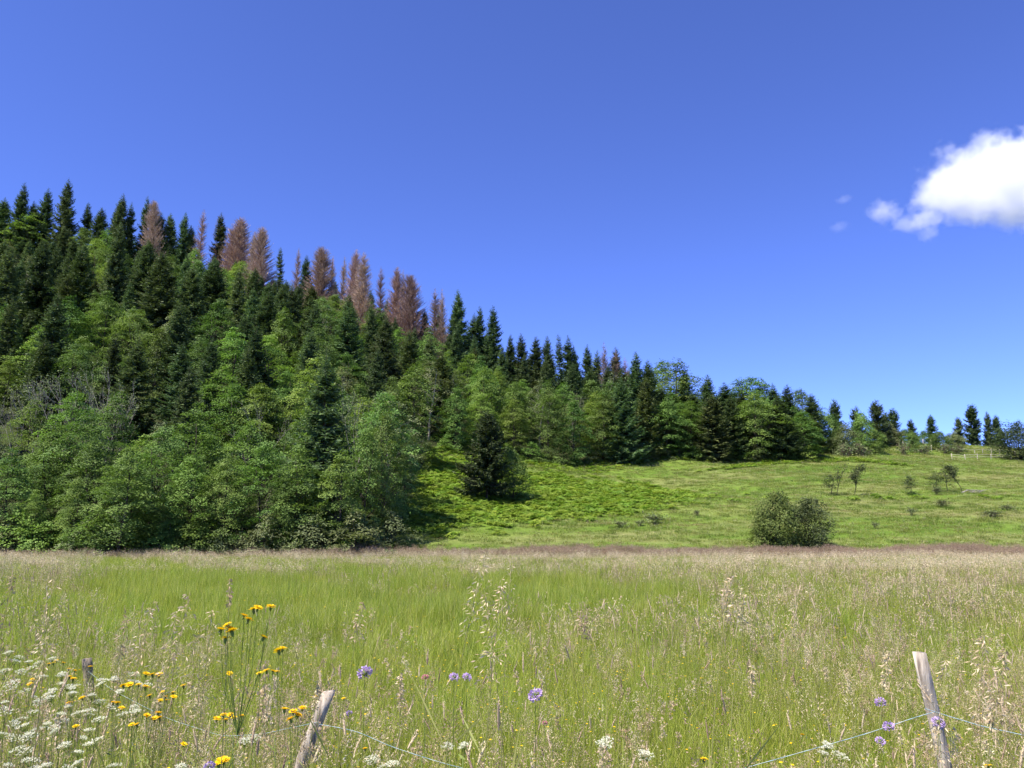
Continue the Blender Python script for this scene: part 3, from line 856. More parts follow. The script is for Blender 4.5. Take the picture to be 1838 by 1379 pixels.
# fallen branches beside the orchard trees
g = Geo()
for i in range(9):
    a_ = rng.normal(0, .25)
    p0 = np.array([rng.uniform(-.3, 2.6), rng.normal(0, .4), .1])
    pts = np.array([p0, p0 + [.7, a_ * .5, .25 + .2 * rng.random()], p0 + [1.5, a_, .15 + .3 * rng.random()]])
    g.tube(pts, [.05, .035, .015], 4)
p = ground_px(1728, 113)
fb = obj('fallen_branches', g.mesh('fallen_branches', [M['bark_g']]))
fb.location = p.tolist()
tag(fb, 'grey fallen branches lying right of the sparse orchard tree', 'branches')

# ------------------------------------------------------------------ wooden fences
M['wood'] = bark_mat('weathered_post_wood', (.16, .13, .105), (.60, .53, .44), 34)
M['wood_dark'] = bark_mat('dark_post_wood', (.12, .10, .08), (.30, .25, .20), 24)
M['wood_far'] = bark_mat('pale_rail_wood', (.36, .32, .25), (.55, .50, .41), 4)
M['twine'] = leaf_mat('blue_white_twine', [(0, (.14, .27, .33)), (.5, (.30, .42, .46)), (1, (.52, .57, .56))], 0, .02, .005)


def box(g, c0, c1, w, h, m=0):
    """Square bar from c0 to c1."""
    g.tube(np.array([c0, (np.array(c0) + np.array(c1)) / 2, c1]), [w * .71, w * .72, w * .68], 4, m)


fence = empty('paddock_fence', ground_px(1760, 172))
tag(fence, 'pale wooden paddock fence below the ridge at the right', 'fence')
fo = np.array(fence.location)
front = [(1709, 168), (1733, 167), (1755, 166.5), (1779, 167), (1815, 168)]
back = [(1720, 176), (1750, 177), (1764, 178), (1780, 178), (1795, 179), (1808, 180), (1822, 180)]
for rowp in (front, back):
    tops = []
    for px, Y in rowp:
        p = ground_px(px, Y) - fo
        g = Geo(); box(g, p - [0, 0, .3], p + [rng.normal(0, .05), 0, 1.15 + rng.normal(0, .08)], .13, .13)
        obj('post', g.mesh('post', [M['wood_far']]), fence)
        tops.append(p)
    for a_, b_ in zip(tops[:-1], tops[1:]):
        for hz in ((.95,) if rowp is back else (.95, .5)):
            g = Geo(); box(g, a_ + [0, -.1, hz], b_ + [0, -.1, hz + rng.normal(0, .04)], .05, .1)
            obj('rail', g.mesh('rail', [M['wood_far']]), fence)
for i, (px, Y, lab) in enumerate([(1588, 190, 'white fence post on the ridge below the largest spruce'), (1621, 192, 'white fence post left of the small pointed ridge spruce'), (1657, 196, 'white fence post between two small ridge spruces'),
                                  (1671, 197, 'white fence post at the foot of the long-tipped spruce'), (1672, 178, 'white fence post left of the dense green bush')]):
    g = Geo(); box(g, np.array([0, 0, -.3]), np.array([.05, 0, 1.3]), .14, .14)
    o = obj('fence_post', g.mesh('fence_post', [M['wood_far']]))
    o.location = ground_px(px, Y).tolist()
    tag(o, lab, 'fence post', 'white posts along the ridge')


def near_post(top, low, Y, w, name, label, cut=0.0, mat='wood'):
    """Split-timber post through two photo pixels at depth Y, running down into the ground."""
    a_, b_ = at(*top, Y), at(*low, Y)
    d = (b_ - a_) / (a_[2] - b_[2])
    zg = float(terr(b_[0], Y))
    foot = a_ + d * (a_[2] - zg + .25)
    n = 12
    pts = [a_ + (foot - a_) * i / (n - 1) for i in range(n)]
    g = Geo()
    prof = np.array([(-.5, -.42), (-.1, -.5), (.42, -.44), (.5, .1), (.36, .45), (-.3, .5), (-.5, .2)])
    V = []
    for i, p in enumerate(pts):
        wob = 1 + rng.normal(0, .03, (len(prof), 1))
        q = prof * w * wob * (1 + .04 * i / n)
        for k, (xx, yy) in enumerate(q):
            V.append(p + np.array([xx, yy * .8, (xx * cut if i == 0 else 0)]))
    k = len(prof)
    Qs = [[i * k + j, i * k + (j + 1) % k, (i + 1) * k + (j + 1) % k, (i + 1) * k + j] for i in range(n - 1) for j in range(k)]
    V.append(pts[0]); c0 = len(V) - 1
    Ts = [[c0, (j + 1) % k, j] for j in range(k)]
    g.add(np.array(V) - foot, Qs, Ts)
    o = obj(name, g.mesh(name, [M[mat]]))
    o.location = foot.tolist()
    tag(o, label, 'fence post', 'weathered posts of the roadside fence')
    return a_, foot


near_post((591, 1241), (540, 1372), 4.9, .074, 'fence_post', 'weathered grey fence post leaning right at lower centre-left', .08)
near_post((1650, 1171), (1697, 1379), 4.6, .068, 'fence_post', 'weathered fence post leaning left at the lower right', -.05)
near_post((157, 1182), (161, 1230), 9.3, .095, 'fence_post', 'short dark fence post behind white flowers at lower left', .1, 'wood_dark')


def twine(pts, name, label, r=.0019):
    P = np.array([at(*p) for p in pts])
    t = np.linspace(0, 1, len(P)); tt = np.linspace(0, 1, 60)
    C = np.stack([np.interp(tt, t, P[:, i]) for i in range(3)], 1)
    for _ in range(3):
        C[1:-1] = (C[:-2] + C[1:-1] * 2 + C[2:]) / 4
    g = Geo()
    for ph in (0, math.pi):                       # two strands laid round each other
        a_ = tt * 260 + ph
        off = np.stack([np.zeros(60), np.cos(a_), np.sin(a_)], 1) * r * .5
        g.tube(C + off, r, 5, 0, .25 if ph else .8)
    o = obj(name, g.mesh(name, [M['twine']]))
    tag(o, label, 'twine', 'blue twine of the roadside fence')


twine([(572, 1300, 4.84), (640, 1312, 4.8), (700, 1340, 4.78), (800, 1372, 4.72), (900, 1395, 4.7), (1080, 1418, 4.65), (1250, 1400, 4.6), (1340, 1378, 4.58), (1440, 1350, 4.56), (1560, 1316, 4.54), (1645, 1287, 4.54), (1678, 1278, 4.54)],
      'fence_twine', 'blue twine sagging between the two near fence posts', .0016)
twine([(1660, 1272, 4.54), (1700, 1285, 4.54), (1760, 1303, 4.5), (1838, 1320, 4.45), (1980, 1350, 4.4)], 'fence_twine', 'blue twine running from the right fence post to the picture edge')
twine([(158, 1205, 9.2), (200, 1238, 8.2), (300, 1290, 6.3), (400, 1322, 5.7), (470, 1318, 5.3), (530, 1305, 5.0), (572, 1296, 4.84)], 'fence_twine', 'blue twine between the two left fence posts', .0011)


# ------------------------------------------------------------------ meadow plants
def blades(g, n, rad, h0, h1, w, mat=0, lean=.35, segs=3, a=None):
    """Curved grass blades, each a tapering strip."""
    r = rad * np.sqrt(rng.random(n)); an = rng.random(n) * 6.283
    p = np.stack([r * np.cos(an), r * np.sin(an), np.zeros(n)], 1)
    h = rng.uniform(h0, h1, n)
    az = rng.random(n) * 6.283
    d = np.stack([np.cos(az), np.sin(az), np.zeros(n)], 1)
    le = np.abs(rng.normal(0, lean, n)) + .05
    fa = rng.random(n) * 6.283
    sd = np.stack([np.cos(fa), np.sin(fa), np.zeros(n)], 1)
    V = []
    for i in range(segs + 1):
        t = i / segs
        c_ = p + d * (h * le * t ** 1.9)[:, None] + np.array([0, 0, 1.0]) * (h * (t - .22 * le * t ** 2.4))[:, None]
        ww = (w * (1 - t ** 1.6) * (.75 + .25 * min(1, 4 * t)))
        if i < segs:
            V += [c_ - sd * ww / 2, c_ + sd * ww / 2]
        else:
            V += [c_]
    k = len(V)
    VV = np.stack(V, 1).reshape(-1, 3)
    base = np.arange(n)[:, None] * k
    Qs = np.concatenate([base + np.array([[2 * i, 2 * i + 1, 2 * i + 3, 2 * i + 2]]) for i in range(segs - 1)]) if segs > 1 else None
    Ts = base + np.array([[k - 3, k - 2, k - 1]])
    av = rng.random(n) if a is None else np.full(n, a)
    g.add(VV, Qs, Ts, mat, np.repeat(av, k))


def panicle(g, x, y, h, kind, sc=1.0, mseed=1, mstalk=2, lod=0):
    """One flowering grass stalk: airy (bent grass), spike (timothy, foxtail), nod (brome, drooping), tuft (cocksfoot)."""
    az = rng.random() * 6.283
    le = rng.uniform(.03, .16) if kind != 'nod' else rng.uniform(.16, .3)
    d = np.array([math.cos(az), math.sin(az), 0])
    t = np.linspace(0, 1, 6 if lod == 0 else 4)
    pts = np.array([x, y, 0]) + d[None] * (h * le * t ** 2.3)[:, None] + np.array([0, 0, 1.0])[None] * (h * t - (h * le * .4) * t ** 3)[:, None]
    g.tube(pts, np.linspace(.0016, .0008, len(t)) * sc * (1 if lod == 0 else 2.2), 3, mstalk, rng.random(), cap=False)
    tip, td = pts[-1], unit(pts[-1] - pts[-2])
    c0 = rng.random()
    if kind == 'spike':
        L_ = rng.uniform(.05, .11) * sc; rr = .0040 * sc
        tt = np.linspace(0, 1, 6)
        g.tube(tip + td[None] * (tt * L_ - .01)[:, None] + d[None] * (.15 * L_ * tt ** 2)[:, None], rr * np.array([.6, 1.0, 1.05, .95, .75, .25]), 6 if lod == 0 else 4, mseed, c0)
        n = 34 if lod == 0 else 8
        s = rng.random(n)
        o_ = unit(rng.normal(size=(n, 3)) * [1, 1, .2])
        g.rhombs(tip + td * (s * L_)[:, None] + o_ * rr * .8, unit(td + o_ * .6), unit(np.cross(o_, td)), .009 * sc, .004 * sc, mseed, np.clip(c0 + rng.normal(0, .15, n), 0, 1))
    elif kind == 'airy':
        L_ = rng.uniform(.12, .2) * sc
        n = 60 if lod == 0 else 22
        s = rng.random(n) ** .8
        wd = .05 * sc * np.sin(np.clip(1 - s * .9, 0, 1) * math.pi * .62) * rng.uniform(.3, 1.1, n)
        o_ = unit(rng.normal(size=(n, 3)) * [1, 1, .1])
        P_ = tip + td * ((s - .45) * L_)[:, None] + o_ * wd[:, None]
        k_ = 1.0 if lod == 0 else 1.7
        g.rhombs(P_, unit(o_ * .6 + np.array([0, 0, .6]) + rng.normal(0, .4, (n, 3))), rand_unit(n), .011 * sc * k_, .0038 * sc * k_, mseed, np.clip(c0 + rng.normal(0, .2, n), 0, 1))
    elif kind == 'nod':
        L_ = rng.uniform(.14, .22) * sc
        n = 26 if lod == 0 else 12
        s = rng.random(n)
        o_ = unit(rng.normal(size=(n, 3)) * [1, 1, .1] + d * .5)
        P_ = tip + td * ((s - .6) * L_)[:, None] + o_ * (.035 * sc * rng.random(n))[:, None] - np.array([0, 0, 1.0]) * (.02 * sc * rng.random(n))[:, None]
        g.rhombs(P_, unit(o_ * .5 + d * .5 + np.array([0, 0, -.55])), rand_unit(n), .021 * sc, .0042 * sc, mseed, np.clip(c0 + rng.normal(.1, .15, n), 0, 1))
    else:
        for q in range(7):
            c_ = tip - td * (q * .016 * sc) + rng.normal(0, .008 * sc, 3) + d * (.014 * q % .03) * sc
            n = 16
            o_ = rand_unit(n)
            g.rhombs(c_ + o_ * .004 * sc, unit(o_ + td * .6), rand_unit(n), .016 * sc, .006 * sc, mseed, np.clip(c0 + rng.normal(0, .15, n), 0, 1))


def clump(name, seed, rad, nb, h0, h1, w, stalks, smat='seed', gmat='grass', sc=1.0, lod=0, hs=(.65, 1.0), buttercup=0, lean=.35):
    global rng
    keep = rng; rng = np.random.default_rng(seed)
    g = Geo()
    blades(g, nb, rad, h0, h1, w, 0, lean, 3 if lod == 0 else 2)
    for kd, n in stalks:
        for _ in range(n):
            r_ = rad * math.sqrt(rng.random()); a_ = rng.random() * 6.283
            panicle(g, r_ * math.cos(a_), r_ * math.sin(a_), rng.uniform(*hs), kd, sc, 1, 2, lod)
    for _ in range(buttercup):
        r_ = rad * math.sqrt(rng.random()); a_ = rng.random() * 6.283; h = rng.uniform(h0, h1)
        c_ = np.array([r_ * math.cos(a_), r_ * math.sin(a_), h])
        g.tube(np.array([[c_[0], c_[1], 0], c_ - [0, 0, .005]]), .0012 * sc, 3, 2, .2, cap=False)
        an = np.arange(5) * 1.2566
        o_ = np.stack([np.cos(an), np.sin(an), np.full(5, .25)], 1)
        g.rhombs(np.tile(c_, (5, 1)), unit(o_), unit(np.cross(o_, [0, 0, 1.0])), .012 * sc, .011 * sc, 3, .6, mid=.6)
    me_ = g.mesh(name, [M[gmat], M[smat], M['stalk'], M['yellow']])
    rng = keep
    o_ = bpy.data.objects.new(name, me_)
    return o_


def collection(name, objs):
    c_ = bpy.data.collections.new(name)
    for i, o_ in enumerate(objs):
        o_.name = '%s_%02d' % (name, i)
        c_.objects.link(o_)
    return c_


def scatter(name, pts, idx, scl, coll, label, cat, tilt=.06, rot=None, zs=None):
    """One object whose vertices each carry an instance of a plant from a collection."""
    n = len(pts)
    me_ = bpy.data.meshes.new(name)
    me_.vertices.add(n); me_.vertices.foreach_set('co', np.asarray(pts, np.float32).ravel())
    a_ = me_.attributes.new('pick', 'INT', 'POINT'); a_.data.foreach_set('value', np.asarray(idx, np.int32))
    a_ = me_.attributes.new('turn', 'FLOAT_VECTOR', 'POINT')
    tv = np.stack([rng.normal(0, tilt, n), rng.normal(0, tilt, n), rng.random(n) * 6.283 if rot is None else rot], 1)
    a_.data.foreach_set('vector', tv.astype(np.float32).ravel())
    a_ = me_.attributes.new('size', 'FLOAT_VECTOR', 'POINT')
    zs = scl if zs is None else zs
    a_.data.foreach_set('vector', np.stack([scl, scl, zs], 1).astype(np.float32).ravel())
    o_ = obj(name, me_)
    ng = bpy.data.node_groups.new(name, 'GeometryNodeTree')
    ng.interface.new_socket('Geometry', in_out='INPUT', socket_type='NodeSocketGeometry')
    ng.interface.new_socket('Geometry', in_out='OUTPUT', socket_type='NodeSocketGeometry')
    nn, ll = ng.nodes, ng.links
    gi, go = nn.new('NodeGroupInput'), nn.new('NodeGroupOutput')
    ci = nn.new('GeometryNodeCollectionInfo'); ci.inputs['Collection'].default_value = coll
    ci.inputs['Separate Children'].default_value = True; ci.inputs['Reset Children'].default_value = True
    ip = nn.new('GeometryNodeInstanceOnPoints'); ip.inputs['Pick Instance'].default_value = True

    def named(nm, ty):
        q = nn.new('GeometryNodeInputNamedAttribute'); q.data_type = ty; q.inputs['Name'].default_value = nm
        return [s for s in q.outputs if s.enabled and s.name == 'Attribute'][0]
    er = nn.new('FunctionNodeEulerToRotation')
    ll.new(named('turn', 'FLOAT_VECTOR'), er.inputs[0])
    ll.new(gi.outputs[0], ip.inputs['Points']); ll.new(ci.outputs[0], ip.inputs['Instance'])
    ll.new(named('pick', 'INT'), ip.inputs['Instance Index'])
    ll.new(er.outputs[0], ip.inputs['Rotation']); ll.new(named('size', 'FLOAT_VECTOR'), ip.inputs['Scale'])
    ll.new(ip.outputs[0], go.inputs[0])
    md = o_.modifiers.new('plants', 'NODES'); md.node_group = ng
    tag(o_, label, cat, kind='stuff')
    return o_


def lattice_noise(x, y, scale, seed):
    r_ = np.random.default_rng(seed)
    v = 0
    for k in range(6):
        a_ = r_.random() * 6.283; f_ = (1 + .7 * k) / scale
        v = v + np.sin((x * math.cos(a_) + y * math.sin(a_)) * f_ * 6.283 + r_.random() * 6.283) / (1 + .5 * k)
    return v / 2.2


def spread(y0, y1, dens, k=.80, margin=1.5):
    """Random points in the wedge in front of the camera, with a margin for other viewpoints."""
    area = k * (y1 ** 2 - y0 ** 2) + 2 * margin * (y1 - y0)
    n = int(area * dens)
    y = np.sqrt(rng.random(n) * (y1 ** 2 - y0 ** 2) + y0 ** 2)
    x = (rng.random(n) * 2 - 1) * (k * y + margin)
    return x, y


def seediness(x, y):
    """How many of the meadow's stems are in flower: green lush patches on the left, buff and pink elsewhere."""
    px, py = to_px(x, y, terr(x, y) + .5)
    s = .17 + .26 * lattice_noise(x, y, 9, 3) + .20 * lattice_noise(x, y, 2.6, 5)
    g1 = np.exp(-(((px - 480) / 420) ** 2 + ((py - 1085) / 55) ** 2))
    g2 = np.exp(-(((px - 1020) / 110) ** 2 + ((py - 1070) / 28) ** 2))
    s = s - .50 * g1 - .5 * g2 + .12 * np.clip((px - 1150) / 500, 0, 1) + .22 * np.clip((y - 60) / 8, 0, 1) + .40 * np.clip((8 - y) / 3, 0, 1)
    return np.clip(s, 0, 1)


near_green = [clump('grass', 500 + i, .17, 30, .30, .72, .0060, [], gmat='grass' if i % 3 else 'grass_d', buttercup=i % 2) for i in range(6)]
near_seed = [clump('grass', 520 + i, .17, 20, .28, .62, .0055, [(('airy', 'spike', 'nod', 'airy', 'tuft', 'airy', 'spike', 'nod')[i], 3), ('airy', 2)], smat='seed' if i % 3 else 'seed_p', hs=(.55, .92), sc=1.15) for i in range(8)]
C_near = collection('near_meadow_grass', near_green + near_seed)
mid_green = [clump('grass', 540 + i, .30, 60, .36, .75, .010, [], gmat='grass_d' if i % 2 else 'grass', lod=1, buttercup=(i == 0) * 2) for i in range(4)]
mid_seed = [clump('grass', 550 + i, .30, 44, .32, .62, .010, [('airy', 5), ('spike', 1 + i % 2)], smat='seed' if i % 3 else 'seed_p', hs=(.55, .85), sc=1.7, lod=1) for i in range(4)]
C_mid = collection('mid_meadow_grass', mid_green + mid_seed)
far_green = [clump('grass', 560 + i, .55, 85, .35, .70, .022, [], gmat='grass_d' if i % 2 else 'grass', lod=1, buttercup=i) for i in range(3)]
far_seed = [clump('grass', 570 + i, .55, 60, .32, .60, .022, [('airy', 9)], smat='seed', hs=(.5, .8), sc=2.6, lod=1) for i in range(3)]
far_purple = [clump('grass', 580 + i, .55, 36, .32, .60, .022, [('airy', 30)], smat='seed_pd', hs=(.55, .85), sc=2.8, lod=1) for i in range(3)]
C_far = collection('far_meadow_grass', far_green + far_seed + far_purple)

x, y = spread(2.6, 12, 34)
px, py = to_px(x, y, terr(x, y) + .5)
ok = np.ones(len(x), bool)
for ax, bx_, yy_ in ((575, 35, 4.9), (1680, 35, 4.6)):      # trodden gaps in front of the fence posts
    ok &= ~((np.abs(px - ax) < bx_) & (y < yy_) & (rng.random(len(x)) < .8))
x, y = x[ok], y[ok]
s = seediness(x, y)
seed = rng.random(len(x)) < s
idx = np.where(seed, 6 + rng.integers(0, 8, len(x)), rng.integers(0, 6, len(x)))
lush = 1 + .32 * lattice_noise(x, y, 5, 9) + .12 * lattice_noise(x, y, 1.4, 19)
scatter('near_meadow_grass', np.stack([x, y, terr(x, y) - .02], 1), idx, rng.uniform(.8, 1.2, len(x)), C_near, 'tall flowering meadow grass nearest the camera', 'grass', .10, zs=rng.uniform(.75, 1.2, len(x)) * lush)
x, y = spread(12, 34, 11)
s = seediness(x, y)
seed = rng.random(len(x)) < s
idx = np.where(seed, 4 + rng.integers(0, 4, len(x)), rng.integers(0, 4, len(x)))
lush = 1 + .34 * lattice_noise(x, y, 7, 9) + .12 * lattice_noise(x, y, 2.4, 19)
scatter('mid_meadow_grass', np.stack([x, y, terr(x, y) - .02], 1), idx, rng.uniform(.85, 1.25, len(x)), C_mid, 'meadow grass in the middle of the field', 'grass', .08, zs=rng.uniform(.8, 1.2, len(x)) * lush)
x, y = spread(34, 77, 4.2, .78, 4)
keep_ = y < 74.5 + 1.2 * np.sin(x * .2) + rng.normal(0, .5, len(y)); x, y = x[keep_], y[keep_]
s = seediness(x, y)
seed = rng.random(len(x)) < s
pur = rng.random(len(x)) < np.clip((y - 66) / 5, 0, 1) * (.60 + .35 * np.clip(x / 20, -1, 1))
idx = np.where(pur, 6 + rng.integers(0, 3, len(x)), np.where(seed, 3 + rng.integers(0, 3, len(x)), rng.integers(0, 3, len(x))))
lush = 1 + .2 * lattice_noise(x, y, 12, 9)
scatter('far_meadow_grass', np.stack([x, y, terr(x, y) - .02], 1), idx, rng.uniform(.9, 1.3, len(x)), C_far, 'pinkish seeding grass along the far side of the meadow', 'grass', .06, zs=rng.uniform(.8, 1.15, len(x)) * lush)

# rough grass on the open hillside
hill = [clump('grass', 590 + i, .8, 80, .12, .34, .035, [('airy', 2 * (i % 2))], gmat=('grass_h', 'grass_ht', 'grass_hd', 'grass_h', 'grass_hd')[i], hs=(.3, .45), sc=2.4, lod=1, lean=.6) for i in range(5)]
C_hill = collection('hillside_grass', hill)
n = 26000
x = rng.uniform(-32, 150, n); y = rng.uniform(76, 212, n)
u = x / y
ok = (y < np.where(u < .36, forest_edge(u), 212)) & (u > -.2) & (u < .80) & (mound(x, y) < .5)
x, y = x[ok], y[ok]
nz_ = lattice_noise(x * .35, y * 1.3 + x * .15, 14, 23) + .6 * lattice_noise(x, y, 5, 29) + rng.normal(0, .35, len(x))
idx = np.where(nz_ > .85, 1, np.where(nz_ < -.75, 2 + 2 * rng.integers(0, 2, len(x)), 3 * rng.integers(0, 2, len(x))))
scatter('hillside_grass', np.stack([x, y, terr(x, y) - .03], 1), idx, rng.uniform(.8, 1.4, len(x)), C_hill, 'rough green grass on the open hillside', 'grass', .08, zs=rng.uniform(.5, 1.2, len(x)) * np.clip(1.05 - .2 * nz_, .6, 1.5))


def fern(seed, nf=9):
    global rng
    keep = rng; rng = np.random.default_rng(seed)
    g = Geo()
    for i in range(nf):
        az = i * 6.283 / nf + rng.normal(0, .3); L_ = rng.uniform(.6, 1.0)
        o_ = np.array([math.cos(az), math.sin(az), 0]); sd = np.array([-o_[1], o_[0], 0])
        t = np.linspace(.25, 1, 6)
        c_ = o_ * (L_ * .85 * t ** 1.3)[:, None] + np.array([0, 0, 1.0]) * (L_ * (1.15 * t - .85 * t ** 2.2))[:, None]
        tang = unit(np.gradient(c_, axis=0))
        ln = .34 * L_ * np.array([.75, 1, .9, .7, .48, .25])
        for sg in (-1, 1):
            d = unit(sg * sd[None] + tang * .45 + np.array([0, 0, -.12]))
            g.rhombs(c_, d, tang, ln, .16 * L_, 0, np.clip(rng.normal(.55, .2, 6), 0, 1), mid=.3)
        g.rhombs(c_[-1:], tang[-1:], sd[None], .12, .08, 0, .7)
    me_ = g.mesh('bracken', [M['fern']])
    rng = keep
    return bpy.data.objects.new('bracken', me_)


C_fern = collection('bracken', [fern(600 + i) for i in range(4)])
n = 48000
x = rng.uniform(-32, 130, n); y = rng.uniform(74, 185, n)
u = x / y
px, py = to_px(x, y, terr(x, y))
fe = np.where(u < .36, forest_edge(u), 400)
edge = (y > fe - np.interp(px, [700, 760, 950, 1060, 1180, 1240, 1500], [2, 3, 8, 14, 4, 3, 2]) * rng.random(n)) & (y < fe + 2)
strip = np.abs(py - np.interp(px, [1250, 1330, 1450, 1560, 1640], [848, 838, 826, 828, 838])) < np.interp(px, [1240, 1300, 1450, 1600, 1650], [0, 2.5, 4, 2, 0])
mo = mound(x, y)
ok = (y < fe + 2) & (((mo > .2) & (rng.random(n) < .25 + .75 * mo) & (rng.random(n) < .98)) | edge | (strip & (y > 100) & (y < 175)))
ok &= rng.random(n) < np.where(edge | strip, 1, np.clip(.95 + .4 * lattice_noise(x, y, 12, 31), .35, 1))
x, y = x[ok], y[ok]
scatter('bracken', np.stack([x, y, terr(x, y) - .05], 1), rng.integers(0, 4, len(x)), rng.uniform(.65, 1.25, len(x)), C_fern, 'bright green bracken covering the slope below the wood', 'bracken', .15)


# ------------------------------------------------------------------ wild flowers that can be picked out
def stem_curve(h, lean, az, n=6):
    t = np.linspace(0, 1, n)
    return np.stack([math.cos(az) * h * lean * t ** 1.6, math.sin(az) * h * lean * t ** 1.6, h * t], 1)


def head_yellow():
    g = Geo()
    for L_, n, up in ((.019, 16, .12), (.014, 13, .45), (.009, 9, .9)):
        an = np.arange(n) * 6.283 / n + rng.random()
        o_ = unit(np.stack([np.cos(an), np.sin(an), np.full(n, up) + rng.normal(0, .08, n)], 1))
        g.rhombs(np.zeros((n, 3)), o_, unit(np.cross(o_, [0, 0, 1.0])), L_, .0062, 0, None, mid=.72)
    g.tube(np.array([[0, 0, -.016], [0, 0, -.008], [0, 0, .001]]), [.002, .0052, .0045], 6, 1, .4)
    return g.mesh('flower_head', [M['yellow'], M['stem']])


def head_purple(mat='purple'):
    g = Geo()
    n = 120
    o_ = unit(rng.normal(size=(n, 3)) * [1, 1, .7] + [0, 0, .35])
    P_ = o_ * [.015, .015, .011]
    g.rhombs(P_, unit(o_ + rng.normal(0, .35, (n, 3))), rand_unit(n), rng.uniform(.007, .012, n), .007, 0, None, mid=.65)
    an = np.arange(14) * .4488
    o_ = unit(np.stack([np.cos(an), np.sin(an), np.full(14, .1)], 1))
    g.rhombs(o_ * .012, o_, unit(np.cross(o_, [0, 0, 1.0])), .014, .009, 0, None, mid=.7)
    g.tube(np.array([[0, 0, -.012], [0, 0, -.002], [0, 0, .009]]), [.002, .009, .004], 7, 1, .4)
    return g.mesh('flower_head', [M[mat], M['stem']])


def head_umbel(r=.05):
    g = Geo()
    for i in range(17):
        rr = r * math.sqrt((i + .5) / 17); a_ = i * 2.4
        c_ = np.array([rr * math.cos(a_), rr * math.sin(a_), .012 - .25 * rr + rng.normal(0, .002)])
        g.tube(np.array([[0, 0, -.045], c_ * [.6, .6, 0] + [0, 0, -.018], c_ - [0, 0, .003]]), .0009, 3, 1, .6, cap=False)
        n = 16
        o_ = unit(rng.normal(size=(n, 3)) + [0, 0, .9])
        g.rhombs(c_ + o_ * .0075 * rng.random((n, 1)), unit(o_ * [1, 1, .3]), rand_unit(n) * [1, 1, .4], .008, .0075, 0, None, mid=.6)
    return g.mesh('umbel', [M['white'], M['stem']])


HY = [head_yellow() for _ in range(3)]
HP = [head_purple() for _ in range(2)]
HK = [head_purple('pink')]
HU = [head_umbel(r_) for r_ in (.05, .038, .06)]


def flower(name, heads, spots, Y, label, cat, group, meshes, part='flower_head', sc=1.0, leaves=6):
    """A plant at depth Y whose flower heads stand at the given photo pixels: one forked stem, one part per head."""
    tips = np.array([at(px, py, Y + dy) for px, py, dy in spots])
    c_ = tips.mean(0)
    bx, by = c_[0] + rng.normal(0, .03), Y + rng.normal(0, .03)
    bz = float(terr(bx, by)) - .02
    base = np.array([bx, by, bz])
    root = empty(name, base)
    tag(root, label, cat, group)
    g = Geo()
    fork = np.array([c_[0] * .9 + bx * .1, c_[1], bz + (tips[:, 2].min() - bz) * .72]) - base
    t = np.linspace(0, 1, 6)[:, None]
    g.tube(fork * t + np.array([.012, .01, 0]) * np.sin(t * 5), np.linspace(.0026, .0018, 6), 5, 0, .4)
    for tp in tips:
        e = tp - base - [0, 0, .012]
        mid_ = fork * .45 + e * .55 + np.array([(e - fork)[0] * .22, 0, -abs(e[0] - fork[0]) * .2])
        g.tube(np.array([fork, mid_, e]), [.0015, .0012, .0010], 4, 0, .5, cap=False)
    for i in range(leaves):
        q = rng.uniform(.15, 1.0)
        o_ = unit(np.array([rng.normal(), rng.normal(), .5])[None])
        g.rhombs((fork * q)[None], o_, unit(np.cross(o_, rng.normal(size=(1, 3)))), rng.uniform(.03, .09), .011, 0, .8)
    obj('stem', g.mesh('stem', [M['stem']]), root)
    for tp in tips:
        h = obj(part, meshes[int(rng.integers(0, len(meshes)))], root)
        h.location = (tp - base).tolist()
        h.rotation_euler = (rng.normal(.12, .22), rng.normal(0, .22), rng.random() * 6.28)
        k_ = sc * rng.uniform(.85, 1.15)
        h.scale = (k_, k_, k_)
    return root


